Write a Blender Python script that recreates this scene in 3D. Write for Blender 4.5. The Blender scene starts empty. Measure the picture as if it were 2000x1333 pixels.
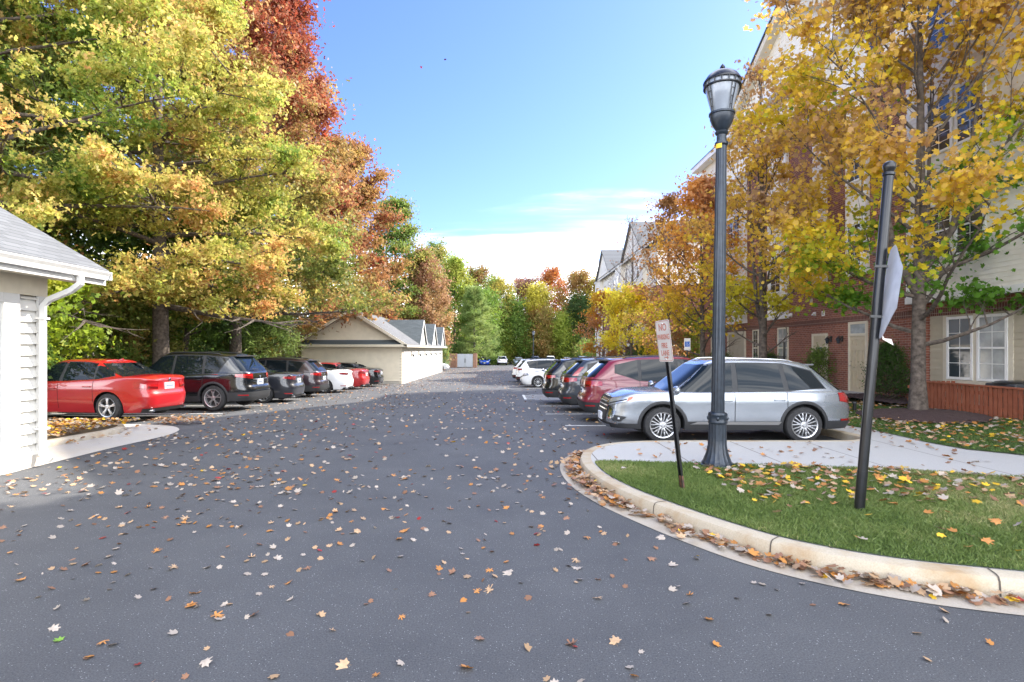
import bpy, bmesh, math, random
import numpy as np
from mathutils import Vector, Matrix
rnd = random.Random(7)
nr = np.random.default_rng(11)
scene = bpy.context.scene
col = scene.collection
F = 1080.0; EYE = 1.75; VX = 985.0; HY = 683.0
R = math.radians
# ------------------------------------------------------------------ terrain
GY = [-100, 10, 37, 80, 105, 600]
GZ = [0, 0, -.55, -.85, -1.15, -1.6]
def gz(y):
    return float(np.interp(y, GY, GZ))
# ------------------------------------------------------------------ materials
def new_mat(name):
    m = bpy.data.materials.new(name); m.use_nodes = True
    return m, m.node_tree, m.node_tree.nodes['Principled BSDF']
def mat(name, c, rough=.6, metal=0., coat=0., noise=0., nscale=8., bump=0., bscale=60., spec=.5, coatr=.05, c2=None):
    m, t, b = new_mat(name)
    b.inputs['Base Color'].default_value = (*c, 1)
    b.inputs['Roughness'].default_value = rough
    b.inputs['Metallic'].default_value = metal
    b.inputs['Coat Weight'].default_value = coat
    b.inputs['Coat Roughness'].default_value = coatr
    b.inputs['Specular IOR Level'].default_value = spec
    if noise or c2:
        tc = t.nodes.new('ShaderNodeTexCoord'); n = t.nodes.new('ShaderNodeTexNoise')
        n.inputs['Scale'].default_value = nscale; n.inputs['Detail'].default_value = 6
        t.links.new(tc.outputs['Object'], n.inputs['Vector'])
        r = t.nodes.new('ShaderNodeValToRGB'); r.color_ramp.elements[0].position = .3; r.color_ramp.elements[1].position = .72
        a = tuple(x*(1-noise) for x in c); d = c2 if c2 else tuple(min(1, x*(1+noise)) for x in c)
        r.color_ramp.elements[0].color = (*a, 1); r.color_ramp.elements[1].color = (*d, 1)
        t.links.new(n.outputs['Fac'], r.inputs['Fac']); t.links.new(r.outputs['Color'], b.inputs['Base Color'])
    if bump:
        tc = t.nodes.new('ShaderNodeTexCoord'); n = t.nodes.new('ShaderNodeTexNoise')
        n.inputs['Scale'].default_value = bscale; n.inputs['Detail'].default_value = 5
        t.links.new(tc.outputs['Object'], n.inputs['Vector'])
        bp = t.nodes.new('ShaderNodeBump'); bp.inputs['Strength'].default_value = bump; bp.inputs['Distance'].default_value = .01
        t.links.new(n.outputs['Fac'], bp.inputs['Height']); t.links.new(bp.outputs['Normal'], b.inputs['Normal'])
    return m
def nd(t, typ, **kw):
    n = t.nodes.new(typ)
    for k, v in kw.items():
        if k in n.inputs: n.inputs[k].default_value = v
        else: setattr(n, k, v)
    return n
def asphalt_mat():
    m, t, b = new_mat('asphalt'); L = t.links
    tc = nd(t, 'ShaderNodeTexCoord')
    n1 = nd(t, 'ShaderNodeTexNoise', Scale=95., Detail=8., Roughness=.8); L.new(tc.outputs['Object'], n1.inputs['Vector'])
    n2 = nd(t, 'ShaderNodeTexNoise', Scale=.7, Detail=9., Roughness=.68); L.new(tc.outputs['Object'], n2.inputs['Vector'])
    v = nd(t, 'ShaderNodeTexVoronoi', Scale=110.); L.new(tc.outputs['Object'], v.inputs['Vector'])
    r1 = nd(t, 'ShaderNodeValToRGB'); r1.color_ramp.elements[0].position = .35; r1.color_ramp.elements[1].position = .7
    r1.color_ramp.elements[0].color = (.032, .034, .037, 1); r1.color_ramp.elements[1].color = (.150, .153, .158, 1)
    L.new(n1.outputs['Fac'], r1.inputs['Fac'])
    # pale aggregate specks
    sep = nd(t, 'ShaderNodeSeparateColor'); L.new(v.outputs['Color'], sep.inputs[0])
    gt = nd(t, 'ShaderNodeMath', operation='GREATER_THAN'); gt.inputs[1].default_value = .955; L.new(sep.outputs[0], gt.inputs[0])
    lt = nd(t, 'ShaderNodeMath', operation='LESS_THAN'); lt.inputs[1].default_value = .33; L.new(v.outputs['Distance'], lt.inputs[0])
    mu = nd(t, 'ShaderNodeMath', operation='MULTIPLY'); L.new(gt.outputs[0], mu.inputs[0]); L.new(lt.outputs[0], mu.inputs[1])
    mx = nd(t, 'ShaderNodeMix', data_type='RGBA'); L.new(mu.outputs[0], mx.inputs[0]); L.new(r1.outputs['Color'], mx.inputs[6]); mx.inputs[7].default_value = (.34, .34, .34, 1)
    r2 = nd(t, 'ShaderNodeValToRGB'); r2.color_ramp.elements[0].position = .3; r2.color_ramp.elements[1].position = .75
    r2.color_ramp.elements[0].color = (.74, .74, .75, 1); r2.color_ramp.elements[1].color = (1.16, 1.15, 1.12, 1)
    L.new(n2.outputs['Fac'], r2.inputs['Fac'])
    m2 = nd(t, 'ShaderNodeMix', data_type='RGBA', blend_type='MULTIPLY'); m2.inputs[0].default_value = 1
    L.new(mx.outputs[2], m2.inputs[6]); L.new(r2.outputs['Color'], m2.inputs[7])
    L.new(m2.outputs[2], b.inputs['Base Color']); b.inputs['Roughness'].default_value = .8
    bp = nd(t, 'ShaderNodeBump', Strength=.5, Distance=.004); L.new(n1.outputs['Fac'], bp.inputs['Height']); L.new(bp.outputs['Normal'], b.inputs['Normal'])
    return m
def concrete_mat(name, c, joint=0., x0=0., stain=(.55, .42, .22), st=.25):
    m, t, b = new_mat(name); L = t.links
    tc = nd(t, 'ShaderNodeTexCoord')
    n1 = nd(t, 'ShaderNodeTexNoise', Scale=90., Detail=5.); L.new(tc.outputs['Object'], n1.inputs['Vector'])
    n2 = nd(t, 'ShaderNodeTexNoise', Scale=1.7, Detail=8., Roughness=.65); L.new(tc.outputs['Object'], n2.inputs['Vector'])
    r1 = nd(t, 'ShaderNodeValToRGB'); r1.color_ramp.elements[0].position = .3; r1.color_ramp.elements[1].position = .7
    r1.color_ramp.elements[0].color = (*[x*.86 for x in c], 1); r1.color_ramp.elements[1].color = (*[min(1, x*1.08) for x in c], 1)
    L.new(n1.outputs['Fac'], r1.inputs['Fac'])
    r2 = nd(t, 'ShaderNodeValToRGB'); r2.color_ramp.elements[0].position = .48; r2.color_ramp.elements[1].position = .75
    r2.color_ramp.elements[0].color = (0, 0, 0, 1); r2.color_ramp.elements[1].color = (st, st, st, 1)
    L.new(n2.outputs['Fac'], r2.inputs['Fac'])
    mx = nd(t, 'ShaderNodeMix', data_type='RGBA'); L.new(r2.outputs['Color'], mx.inputs[0]); L.new(r1.outputs['Color'], mx.inputs[6]); mx.inputs[7].default_value = (*stain, 1)
    out = mx.outputs[2]
    if joint:
        sx = nd(t, 'ShaderNodeSeparateXYZ'); L.new(tc.outputs['Object'], sx.inputs[0])
        a = nd(t, 'ShaderNodeMath', operation='SUBTRACT'); L.new(sx.outputs[0], a.inputs[0]); a.inputs[1].default_value = x0
        d = nd(t, 'ShaderNodeMath', operation='DIVIDE'); L.new(a.outputs[0], d.inputs[0]); d.inputs[1].default_value = joint
        fr = nd(t, 'ShaderNodeMath', operation='FRACT'); L.new(d.outputs[0], fr.inputs[0])
        l = nd(t, 'ShaderNodeMath', operation='LESS_THAN'); L.new(fr.outputs[0], l.inputs[0]); l.inputs[1].default_value = .014
        # only near strip
        m3 = nd(t, 'ShaderNodeMix', data_type='RGBA'); L.new(l.outputs[0], m3.inputs[0]); L.new(out, m3.inputs[6]); m3.inputs[7].default_value = (.16, .14, .12, 1)
        out = m3.outputs[2]
    L.new(out, b.inputs['Base Color']); b.inputs['Roughness'].default_value = .85
    bp = nd(t, 'ShaderNodeBump', Strength=.3, Distance=.004); L.new(n1.outputs['Fac'], bp.inputs['Height']); L.new(bp.outputs['Normal'], b.inputs['Normal'])
    return m
def brick_mat(name='brick', c1=(.29, .105, .068), c2=(.20, .072, .050), mortar=(.38, .31, .26), soldier=False, axes='yz'):
    m, t, b = new_mat(name); L = t.links
    tc = nd(t, 'ShaderNodeTexCoord'); sp = nd(t, 'ShaderNodeSeparateXYZ'); cb = nd(t, 'ShaderNodeCombineXYZ')
    L.new(tc.outputs['Object'], sp.inputs[0])
    ad = nd(t, 'ShaderNodeMath', operation='ADD'); L.new(sp.outputs[0], ad.inputs[0]); L.new(sp.outputs[1], ad.inputs[1])
    if soldier:
        L.new(sp.outputs[2], cb.inputs[0]); L.new(ad.outputs[0], cb.inputs[1])
    else:
        L.new(ad.outputs[0], cb.inputs[0]); L.new(sp.outputs[2], cb.inputs[1])
    br = nd(t, 'ShaderNodeTexBrick', Scale=1.0); br.inputs['Brick Width'].default_value = .22; br.inputs['Row Height'].default_value = .078
    br.inputs['Mortar Size'].default_value = .006; br.inputs['Color1'].default_value = (*c1, 1); br.inputs['Color2'].default_value = (*c2, 1); br.inputs['Mortar'].default_value = (*mortar, 1)
    br.inputs['Mortar Smooth'].default_value = .2
    if soldier: br.offset = 0; br.inputs['Brick Width'].default_value = .4
    L.new(cb.outputs[0], br.inputs['Vector'])
    n = nd(t, 'ShaderNodeTexNoise', Scale=9., Detail=6.); L.new(tc.outputs['Object'], n.inputs['Vector'])
    r = nd(t, 'ShaderNodeValToRGB'); r.color_ramp.elements[0].color = (.72, .72, .72, 1); r.color_ramp.elements[1].color = (1.25, 1.2, 1.15, 1); L.new(n.outputs['Fac'], r.inputs['Fac'])
    mx = nd(t, 'ShaderNodeMix', data_type='RGBA', blend_type='MULTIPLY'); mx.inputs[0].default_value = 1; L.new(br.outputs['Color'], mx.inputs[6]); L.new(r.outputs['Color'], mx.inputs[7])
    L.new(mx.outputs[2], b.inputs['Base Color']); b.inputs['Roughness'].default_value = .9
    bp = nd(t, 'ShaderNodeBump', Strength=.5, Distance=.006, invert=True); L.new(br.outputs['Fac'], bp.inputs['Height']); L.new(bp.outputs['Normal'], b.inputs['Normal'])
    return m
def shingle_mat(name, c, sx=.3, sy=.14, axis='y'):
    m, t, b = new_mat(name); L = t.links
    tc = nd(t, 'ShaderNodeTexCoord'); sp = nd(t, 'ShaderNodeSeparateXYZ'); cb = nd(t, 'ShaderNodeCombineXYZ')
    L.new(tc.outputs['Object'], sp.inputs[0])
    ad = nd(t, 'ShaderNodeMath', operation='ADD')
    if axis == 'y': L.new(sp.outputs[1], cb.inputs[0])
    else: L.new(sp.outputs[0], cb.inputs[0])
    L.new(sp.outputs[2], cb.inputs[1])
    br = nd(t, 'ShaderNodeTexBrick', Scale=1.0); br.inputs['Brick Width'].default_value = sx; br.inputs['Row Height'].default_value = sy*.5
    br.inputs['Mortar Size'].default_value = .005; br.inputs['Mortar Smooth'].default_value = .3
    br.inputs['Color1'].default_value = (*c, 1); br.inputs['Color2'].default_value = (*[x*.72 for x in c], 1); br.inputs['Mortar'].default_value = (*[x*.35 for x in c], 1)
    L.new(cb.outputs[0], br.inputs['Vector'])
    n = nd(t, 'ShaderNodeTexNoise', Scale=120., Detail=3.); L.new(tc.outputs['Object'], n.inputs['Vector'])
    r = nd(t, 'ShaderNodeValToRGB'); r.color_ramp.elements[0].color = (.7, .7, .7, 1); r.color_ramp.elements[1].color = (1.3, 1.3, 1.3, 1); L.new(n.outputs['Fac'], r.inputs['Fac'])
    mx = nd(t, 'ShaderNodeMix', data_type='RGBA', blend_type='MULTIPLY'); mx.inputs[0].default_value = 1; L.new(br.outputs['Color'], mx.inputs[6]); L.new(r.outputs['Color'], mx.inputs[7])
    L.new(mx.outputs[2], b.inputs['Base Color']); b.inputs['Roughness'].default_value = .95
    return m
def leaf_mat(name, trans=.45):
    m, t, b = new_mat(name); L = t.links
    at = nd(t, 'ShaderNodeAttribute', attribute_name='leafcol')
    tr = nd(t, 'ShaderNodeBsdfTranslucent'); mx = nd(t, 'ShaderNodeMixShader'); mx.inputs[0].default_value = trans
    L.new(at.outputs['Color'], b.inputs['Base Color']); L.new(at.outputs['Color'], tr.inputs['Color'])
    b.inputs['Roughness'].default_value = .5; b.inputs['Specular IOR Level'].default_value = .35
    out = t.nodes['Material Output']; L.new(b.outputs[0], mx.inputs[1]); L.new(tr.outputs[0], mx.inputs[2]); L.new(mx.outputs[0], out.inputs[0])
    return m
def wall_noise_mat(name, c, rough=.75, n=.06): return mat(name, c, rough, noise=n, nscale=3., bump=.08, bscale=90)
M = dict(
 asphalt=asphalt_mat(),
 walk=concrete_mat('sidewalk_concrete', (.45, .44, .415), 1.3, .05, stain=(.42, .38, .32)),
 conc=concrete_mat('apron_concrete', (.52, .48, .42)),
 curb=concrete_mat('curb_concrete', (.48, .415, .31), 0, 0, (.34, .21, .09), 1.),
 joint=mat('joint', (.09, .075, .06), .9),
 pan=concrete_mat('gutter_concrete', (.42, .37, .30), 0, 0, (.34, .24, .14), .45),
 paint=mat('line_paint', (.66, .66, .64), .7, noise=.25, nscale=30),
 brick=brick_mat(), soldier=brick_mat('soldier_brick', (.15, .05, .035), (.11, .04, .03), soldier=True),
 cream=wall_noise_mat('cream_siding', (.60, .55, .44)), tan=wall_noise_mat('tan_siding', (.44, .385, .285)),
 gwhite=wall_noise_mat('garage_white_siding', (.66, .64, .59)), gtrim=mat('garage_trim', (.62, .61, .58), .45, noise=.05), gtan=wall_noise_mat('garage_siding', (.70, .63, .50)), white=wall_noise_mat('white_siding', (.82, .775, .68), .6), trim=mat('white_trim', (.80, .79, .76), .45, noise=.04),
 ctrim=mat('cream_trim', (.62, .56, .44), .5, noise=.05),
 door=mat('cream_door', (.52, .44, .31), .5, noise=.05), darkdoor=mat('brown_door', (.16, .085, .06), .6, noise=.1),
 shingle=shingle_mat('grey_shingle', (.155, .16, .165), .32, .15, 'y'), dshingle=shingle_mat('dark_shingle', (.10, .12, .13), .3, .14, 'y'),
 sshingle=shingle_mat('dark_shingle_dormer', (.13, .15, .155), .3, .14, 'x'),
 glass=mat('window_glass', (.035, .045, .055), .04, spec=1.0), glassl=mat('window_blind', (.34, .36, .36), .06, spec=1.0, noise=.3, nscale=3),
 cglass=mat('car_glass', (.006, .010, .013), .015, spec=.32), rubber=mat('rubber', (.012, .012, .013), .75),
 tyre=mat('tyre', (.022, .022, .023), .8, noise=.3, nscale=20), rim=mat('alloy', (.55, .56, .58), .28, .85), rimd=mat('alloy_dark', (.03, .03, .032), .5, .4),
 plastic=mat('black_plastic', (.022, .023, .025), .55), chrome=mat('chrome', (.75, .76, .78), .12, 1.),
 tail=mat('tail_lens', (.30, .006, .008), .08, coat=1., spec=.8), tailc=mat('clear_lens', (.10, .004, .006), .08, coat=1.),
 head=mat('head_lens', (.40, .42, .45), .12, .5, coat=1.), amber=mat('amber_lens', (.7, .13, .04), .1, coat=1.),
 plate=mat('plate', (.72, .74, .76), .4), seam=mat('seam', (.01, .01, .01), .9), plateb=mat('plate_print', (.05, .07, .14), .5),
 iron=mat('painted_iron', (.020, .029, .042), .38, .25, noise=.3, nscale=14, coat=.2), blk=mat('black_metal', (.014, .015, .017), .32, .3, coat=.3, noise=.3),
 rust=mat('rust_metal', (.05, .035, .028), .6, .2, c2=(.22, .09, .05), nscale=14),
 lampglass=mat('frosted_glass', (.23, .26, .30), .18, coat=.5, noise=.15, nscale=6), yellow=mat('yellow_tape', (.8, .5, .02), .5),
 signw=mat('sign_white', (.62, .58, .53), .45, noise=.08), signr=mat('sign_red', (.50, .17, .12), .6, c2=(.54, .24, .18), noise=.1, nscale=26), signb=mat('sign_back', (.62, .63, .64), .42, .1, noise=.12),
 blue=mat('sign_blue', (.03, .12, .42), .5), green=mat('sign_green', (.02, .12, .07), .5),
 bark=mat('bark', (.050, .038, .030), .95, c2=(.155, .125, .10), noise=.2, nscale=11, bump=.9, bscale=24), barkd=mat('bark_dark', (.045, .036, .030), .95, c2=(.13, .105, .085), nscale=9, bump=.8, bscale=20),
 mulch=mat('mulch', (.030, .017, .016), 1., c2=(.085, .05, .045), nscale=60, bump=1., bscale=90),
 cedar=mat('red_cedar', (.25, .070, .032), .7, c2=(.34, .11, .055), nscale=6), 
 soil=mat('woodland_floor', (.05, .042, .022), 1., c2=(.16, .10, .045), nscale=5, bump=.6, bscale=30),
 turf=mat('turf', (.035, .07, .015), 1., c2=(.085, .13, .035), nscale=35, bump=.8, bscale=120),
 gate=mat('grey_gate', (.47, .50, .53), .5, .1, noise=.06), leaf=leaf_mat('leaf', .58), grass=leaf_mat('grass_blade', .25), dleaf=leaf_mat('dry_leaf', .12),
 acm=mat('unit_metal', (.07, .075, .08), .5, .5),
)
def paint(name, c, metal=0., rough=.3): return mat(name, c, rough, metal, coat=1., coatr=.03, noise=.07, nscale=2.5)
# ------------------------------------------------------------------ object helpers
def tag(o, label=None, cat=None, group=None, kind=None):
    if label: o['label'] = label
    if cat: o['category'] = cat
    if group: o['group'] = group
    if kind: o['kind'] = kind
    return o
def empty(name, loc, label, cat, group=None, rz=0.):
    o = bpy.data.objects.new(name, None); o.empty_display_size = .2; col.objects.link(o); o.location = loc; o.rotation_euler = (0, 0, rz)
    return tag(o, label, cat, group)
def link(name, me, m, parent=None, smooth=None, slot_obj=False):
    for x in (m if isinstance(m, (list, tuple)) else [m]): me.materials.append(x)
    if smooth is not None:
        me.polygons.foreach_set('use_smooth', [True]*len(me.polygons))
        me.set_sharp_from_angle(angle=R(smooth))
    me.update()
    o = bpy.data.objects.new(name, me); col.objects.link(o)
    if parent is not None: o.parent = parent
    return o
class MB:
    def __init__(s): s.v = []; s.f = []; s.mi = []; s.m = 0
    def add(s, vs, fs):
        n = len(s.v); s.v += [tuple(v) for v in vs]; s.f += [tuple(i+n for i in f) for f in fs]; s.mi += [s.m]*len(fs)
    def box(s, x0, x1, y0, y1, z0, z1, b=0.):
        if b <= 0:
            s.add([(x0,y0,z0),(x1,y0,z0),(x1,y1,z0),(x0,y1,z0),(x0,y0,z1),(x1,y0,z1),(x1,y1,z1),(x0,y1,z1)], [(0,3,2,1),(4,5,6,7),(0,1,5,4),(1,2,6,5),(2,3,7,6),(3,0,4,7)])
        else:
            bm = bmesh.new(); bmesh.ops.create_cube(bm, size=1)
            for v in bm.verts: v.co = Vector(((x0+x1)/2+v.co.x*(x1-x0), (y0+y1)/2+v.co.y*(y1-y0), (z0+z1)/2+v.co.z*(z1-z0)))
            bmesh.ops.bevel(bm, geom=bm.edges[:], offset=b, segments=2, affect='EDGES', profile=.5)
            bm.verts.index_update(); s.add([v.co[:] for v in bm.verts], [[v.index for v in f.verts] for f in bm.faces]); bm.free()
    def prism(s, poly, z0, z1):   # poly ccw xy
        n = len(poly); s.add([(p[0], p[1], z0) for p in poly]+[(p[0], p[1], z1) for p in poly], [tuple(range(n-1, -1, -1)), tuple(range(n, 2*n))]+[(i, (i+1) % n, n+(i+1) % n, n+i) for i in range(n)])
    def extr(s, poly, d):         # 3d polygon extruded by vector d
        n = len(poly); d = Vector(d); s.add([tuple(p) for p in poly]+[tuple(Vector(p)+d) for p in poly], [tuple(range(n-1, -1, -1)), tuple(range(n, 2*n))]+[(i, (i+1) % n, n+(i+1) % n, n+i) for i in range(n)])
    def tube(s, pts, rad, n=8, cap=True):
        pts = [Vector(p) for p in pts]; k = len(pts)
        if not isinstance(rad, (list, tuple)): rad = [rad]*k
        vs = []; fs = []; ref = None
        for i, p in enumerate(pts):
            t = (pts[min(i+1, k-1)]-pts[max(i-1, 0)]); t = t.normalized() if t.length > 1e-9 else Vector((0, 0, 1))
            if ref is None: ref = t.orthogonal().normalized()
            ref = (ref - t*ref.dot(t)); ref = ref.normalized() if ref.length > 1e-6 else t.orthogonal().normalized()
            b = t.cross(ref)
            for j in range(n):
                a = 2*math.pi*j/n; vs.append(p+(ref*math.cos(a)+b*math.sin(a))*rad[i])
        for i in range(k-1):
            for j in range(n): fs.append((i*n+j, i*n+(j+1) % n, (i+1)*n+(j+1) % n, (i+1)*n+j))
        if cap: fs.append(tuple(range(n-1, -1, -1))); fs.append(tuple(range((k-1)*n, k*n)))
        s.add(vs, fs)
    def lathe(s, prof, c=(0, 0, 0), n=24, axis='z', flute=0., fn=0):
        vs = []; fs = []; k = len(prof)
        for (r, h) in prof:
            for j in range(n):
                a = 2*math.pi*j/n; rr = r*(1-flute*(j % 2)) if fn else r
                x, y = rr*math.cos(a), rr*math.sin(a)
                vs.append((c[0]+x, c[1]+y, c[2]+h) if axis == 'z' else (c[0]+x, c[1]+h, c[2]+y))
        for i in range(k-1):
            for j in range(n):
                q = (i*n+j, i*n+(j+1) % n, (i+1)*n+(j+1) % n, (i+1)*n+j)
                fs.append(q if axis == 'z' else q[::-1])
        a = tuple(range(n-1, -1, -1)); b = tuple(range((k-1)*n, k*n))
        fs += [a, b] if axis == 'z' else [a[::-1], b[::-1]]
        s.add(vs, fs)
    def sphere(s, c, rx, ry, rz, n=12, k=8):
        prof = [(max(1e-4, math.sin(math.pi*i/k)), -math.cos(math.pi*i/k)) for i in range(k+1)]
        vs = []; fs = []
        for (r, h) in prof:
            for j in range(n):
                a = 2*math.pi*j/n; vs.append((c[0]+rx*r*math.cos(a), c[1]+ry*r*math.sin(a), c[2]+rz*h))
        for i in range(k):
            for j in range(n): fs.append((i*n+j, i*n+(j+1) % n, (i+1)*n+(j+1) % n, (i+1)*n+j))
        s.add(vs, fs)
    def grid(s, P, flip=False):   # P[i][j]
        a, b = len(P), len(P[0]); vs = [p for r in P for p in r]
        fs = [(i*b+j, (i+1)*b+j, (i+1)*b+j+1, i*b+j+1) for i in range(a-1) for j in range(b-1)]
        if flip: fs = [f[::-1] for f in fs]
        s.add(vs, fs)
    def build(s, name, m, parent=None, smooth=None, org=None):
        if org is None:
            org = Vector((0, 0, 0)); p = parent
            while p is not None: org = org+Vector(p.location); p = p.parent
        me = bpy.data.meshes.new(name); me.from_pydata([(v[0]-org[0], v[1]-org[1], v[2]-org[2]) for v in s.v], [], s.f)
        o = link(name, me, m, parent, smooth)
        if isinstance(m, (list, tuple)) and len(m) > 1: me.polygons.foreach_set('material_index', s.mi)
        return o
def copy_tree(o, parent=None):
    c = o.copy(); col.objects.link(c); c.parent = parent
    for ch in list(o.children): copy_tree(ch, c)
    return c
def sheet(name, poly, h, m, kind='structure', step=2.0, hf=None, parent=None):
    bm = bmesh.new(); vs = [bm.verts.new((p[0], p[1], 0)) for p in poly]; bm.faces.new(vs)
    bmesh.ops.triangulate(bm, faces=bm.faces[:])
    ys = [p[1] for p in poly]; xs = [p[0] for p in poly]
    cuts = [y for y in list(np.arange(10, 110, step)) if min(ys) < y < max(ys)]
    for y in cuts: bmesh.ops.bisect_plane(bm, geom=bm.verts[:]+bm.edges[:]+bm.faces[:], plane_co=(0, y, 0), plane_no=(0, 1, 0))
    if hf:
        for x in np.arange(min(xs)+.5, max(xs), .5): bmesh.ops.bisect_plane(bm, geom=bm.verts[:]+bm.edges[:]+bm.faces[:], plane_co=(x, 0, 0), plane_no=(1, 0, 0))
    for v in bm.verts: v.co.z = gz(v.co.y)+h+(hf(v.co.x, v.co.y) if hf else 0)
    bmesh.ops.recalc_face_normals(bm, faces=bm.faces[:])
    if sum(f.normal.z for f in bm.faces) < 0: bmesh.ops.reverse_faces(bm, faces=bm.faces[:])
    me = bpy.data.meshes.new(name); bm.to_mesh(me); bm.free()
    o = link(name, me, m, parent)
    if kind: o['kind'] = kind
    return o
def smooth_path(pts, n=8):
    out = []; P = [Vector((*p, 0)) for p in pts]
    for i in range(len(P)-1):
        p0 = P[max(i-1, 0)]; p1 = P[i]; p2 = P[i+1]; p3 = P[min(i+2, len(P)-1)]
        for k in range(n):
            t = k/n; out.append(.5*((2*p1)+(-p0+p2)*t+(2*p0-5*p1+4*p2-p3)*t*t+(-p0+3*p1-3*p2+p3)*t**3))
    out.append(P[-1]); return [(p.x, p.y) for p in out]
def offset_path(path, d):
    out = []
    for i, p in enumerate(path):
        a = Vector(path[max(i-1, 0)]); b = Vector(path[min(i+1, len(path)-1)]); t = (b-a).normalized()
        out.append((p[0]-t.y*d, p[1]+t.x*d))
    return out
def text_mesh(s, size, m, name, parent, mtx, sx=1., bold=0.):
    cu = bpy.data.curves.new('txt', 'FONT'); cu.body = s; cu.size = size; cu.align_x = 'CENTER'; cu.align_y = 'CENTER'; cu.extrude = .0008; cu.offset = bold
    ob = bpy.data.objects.new('txt', cu); col.objects.link(ob)
    dg = bpy.context.evaluated_depsgraph_get(); me = bpy.data.meshes.new_from_object(ob.evaluated_get(dg)); me.name = name
    bpy.data.objects.remove(ob)
    me.transform(mtx @ Matrix.Diagonal((sx, 1, 1, 1)))
    me.materials.clear()
    return link(name, me, m, parent)
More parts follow.
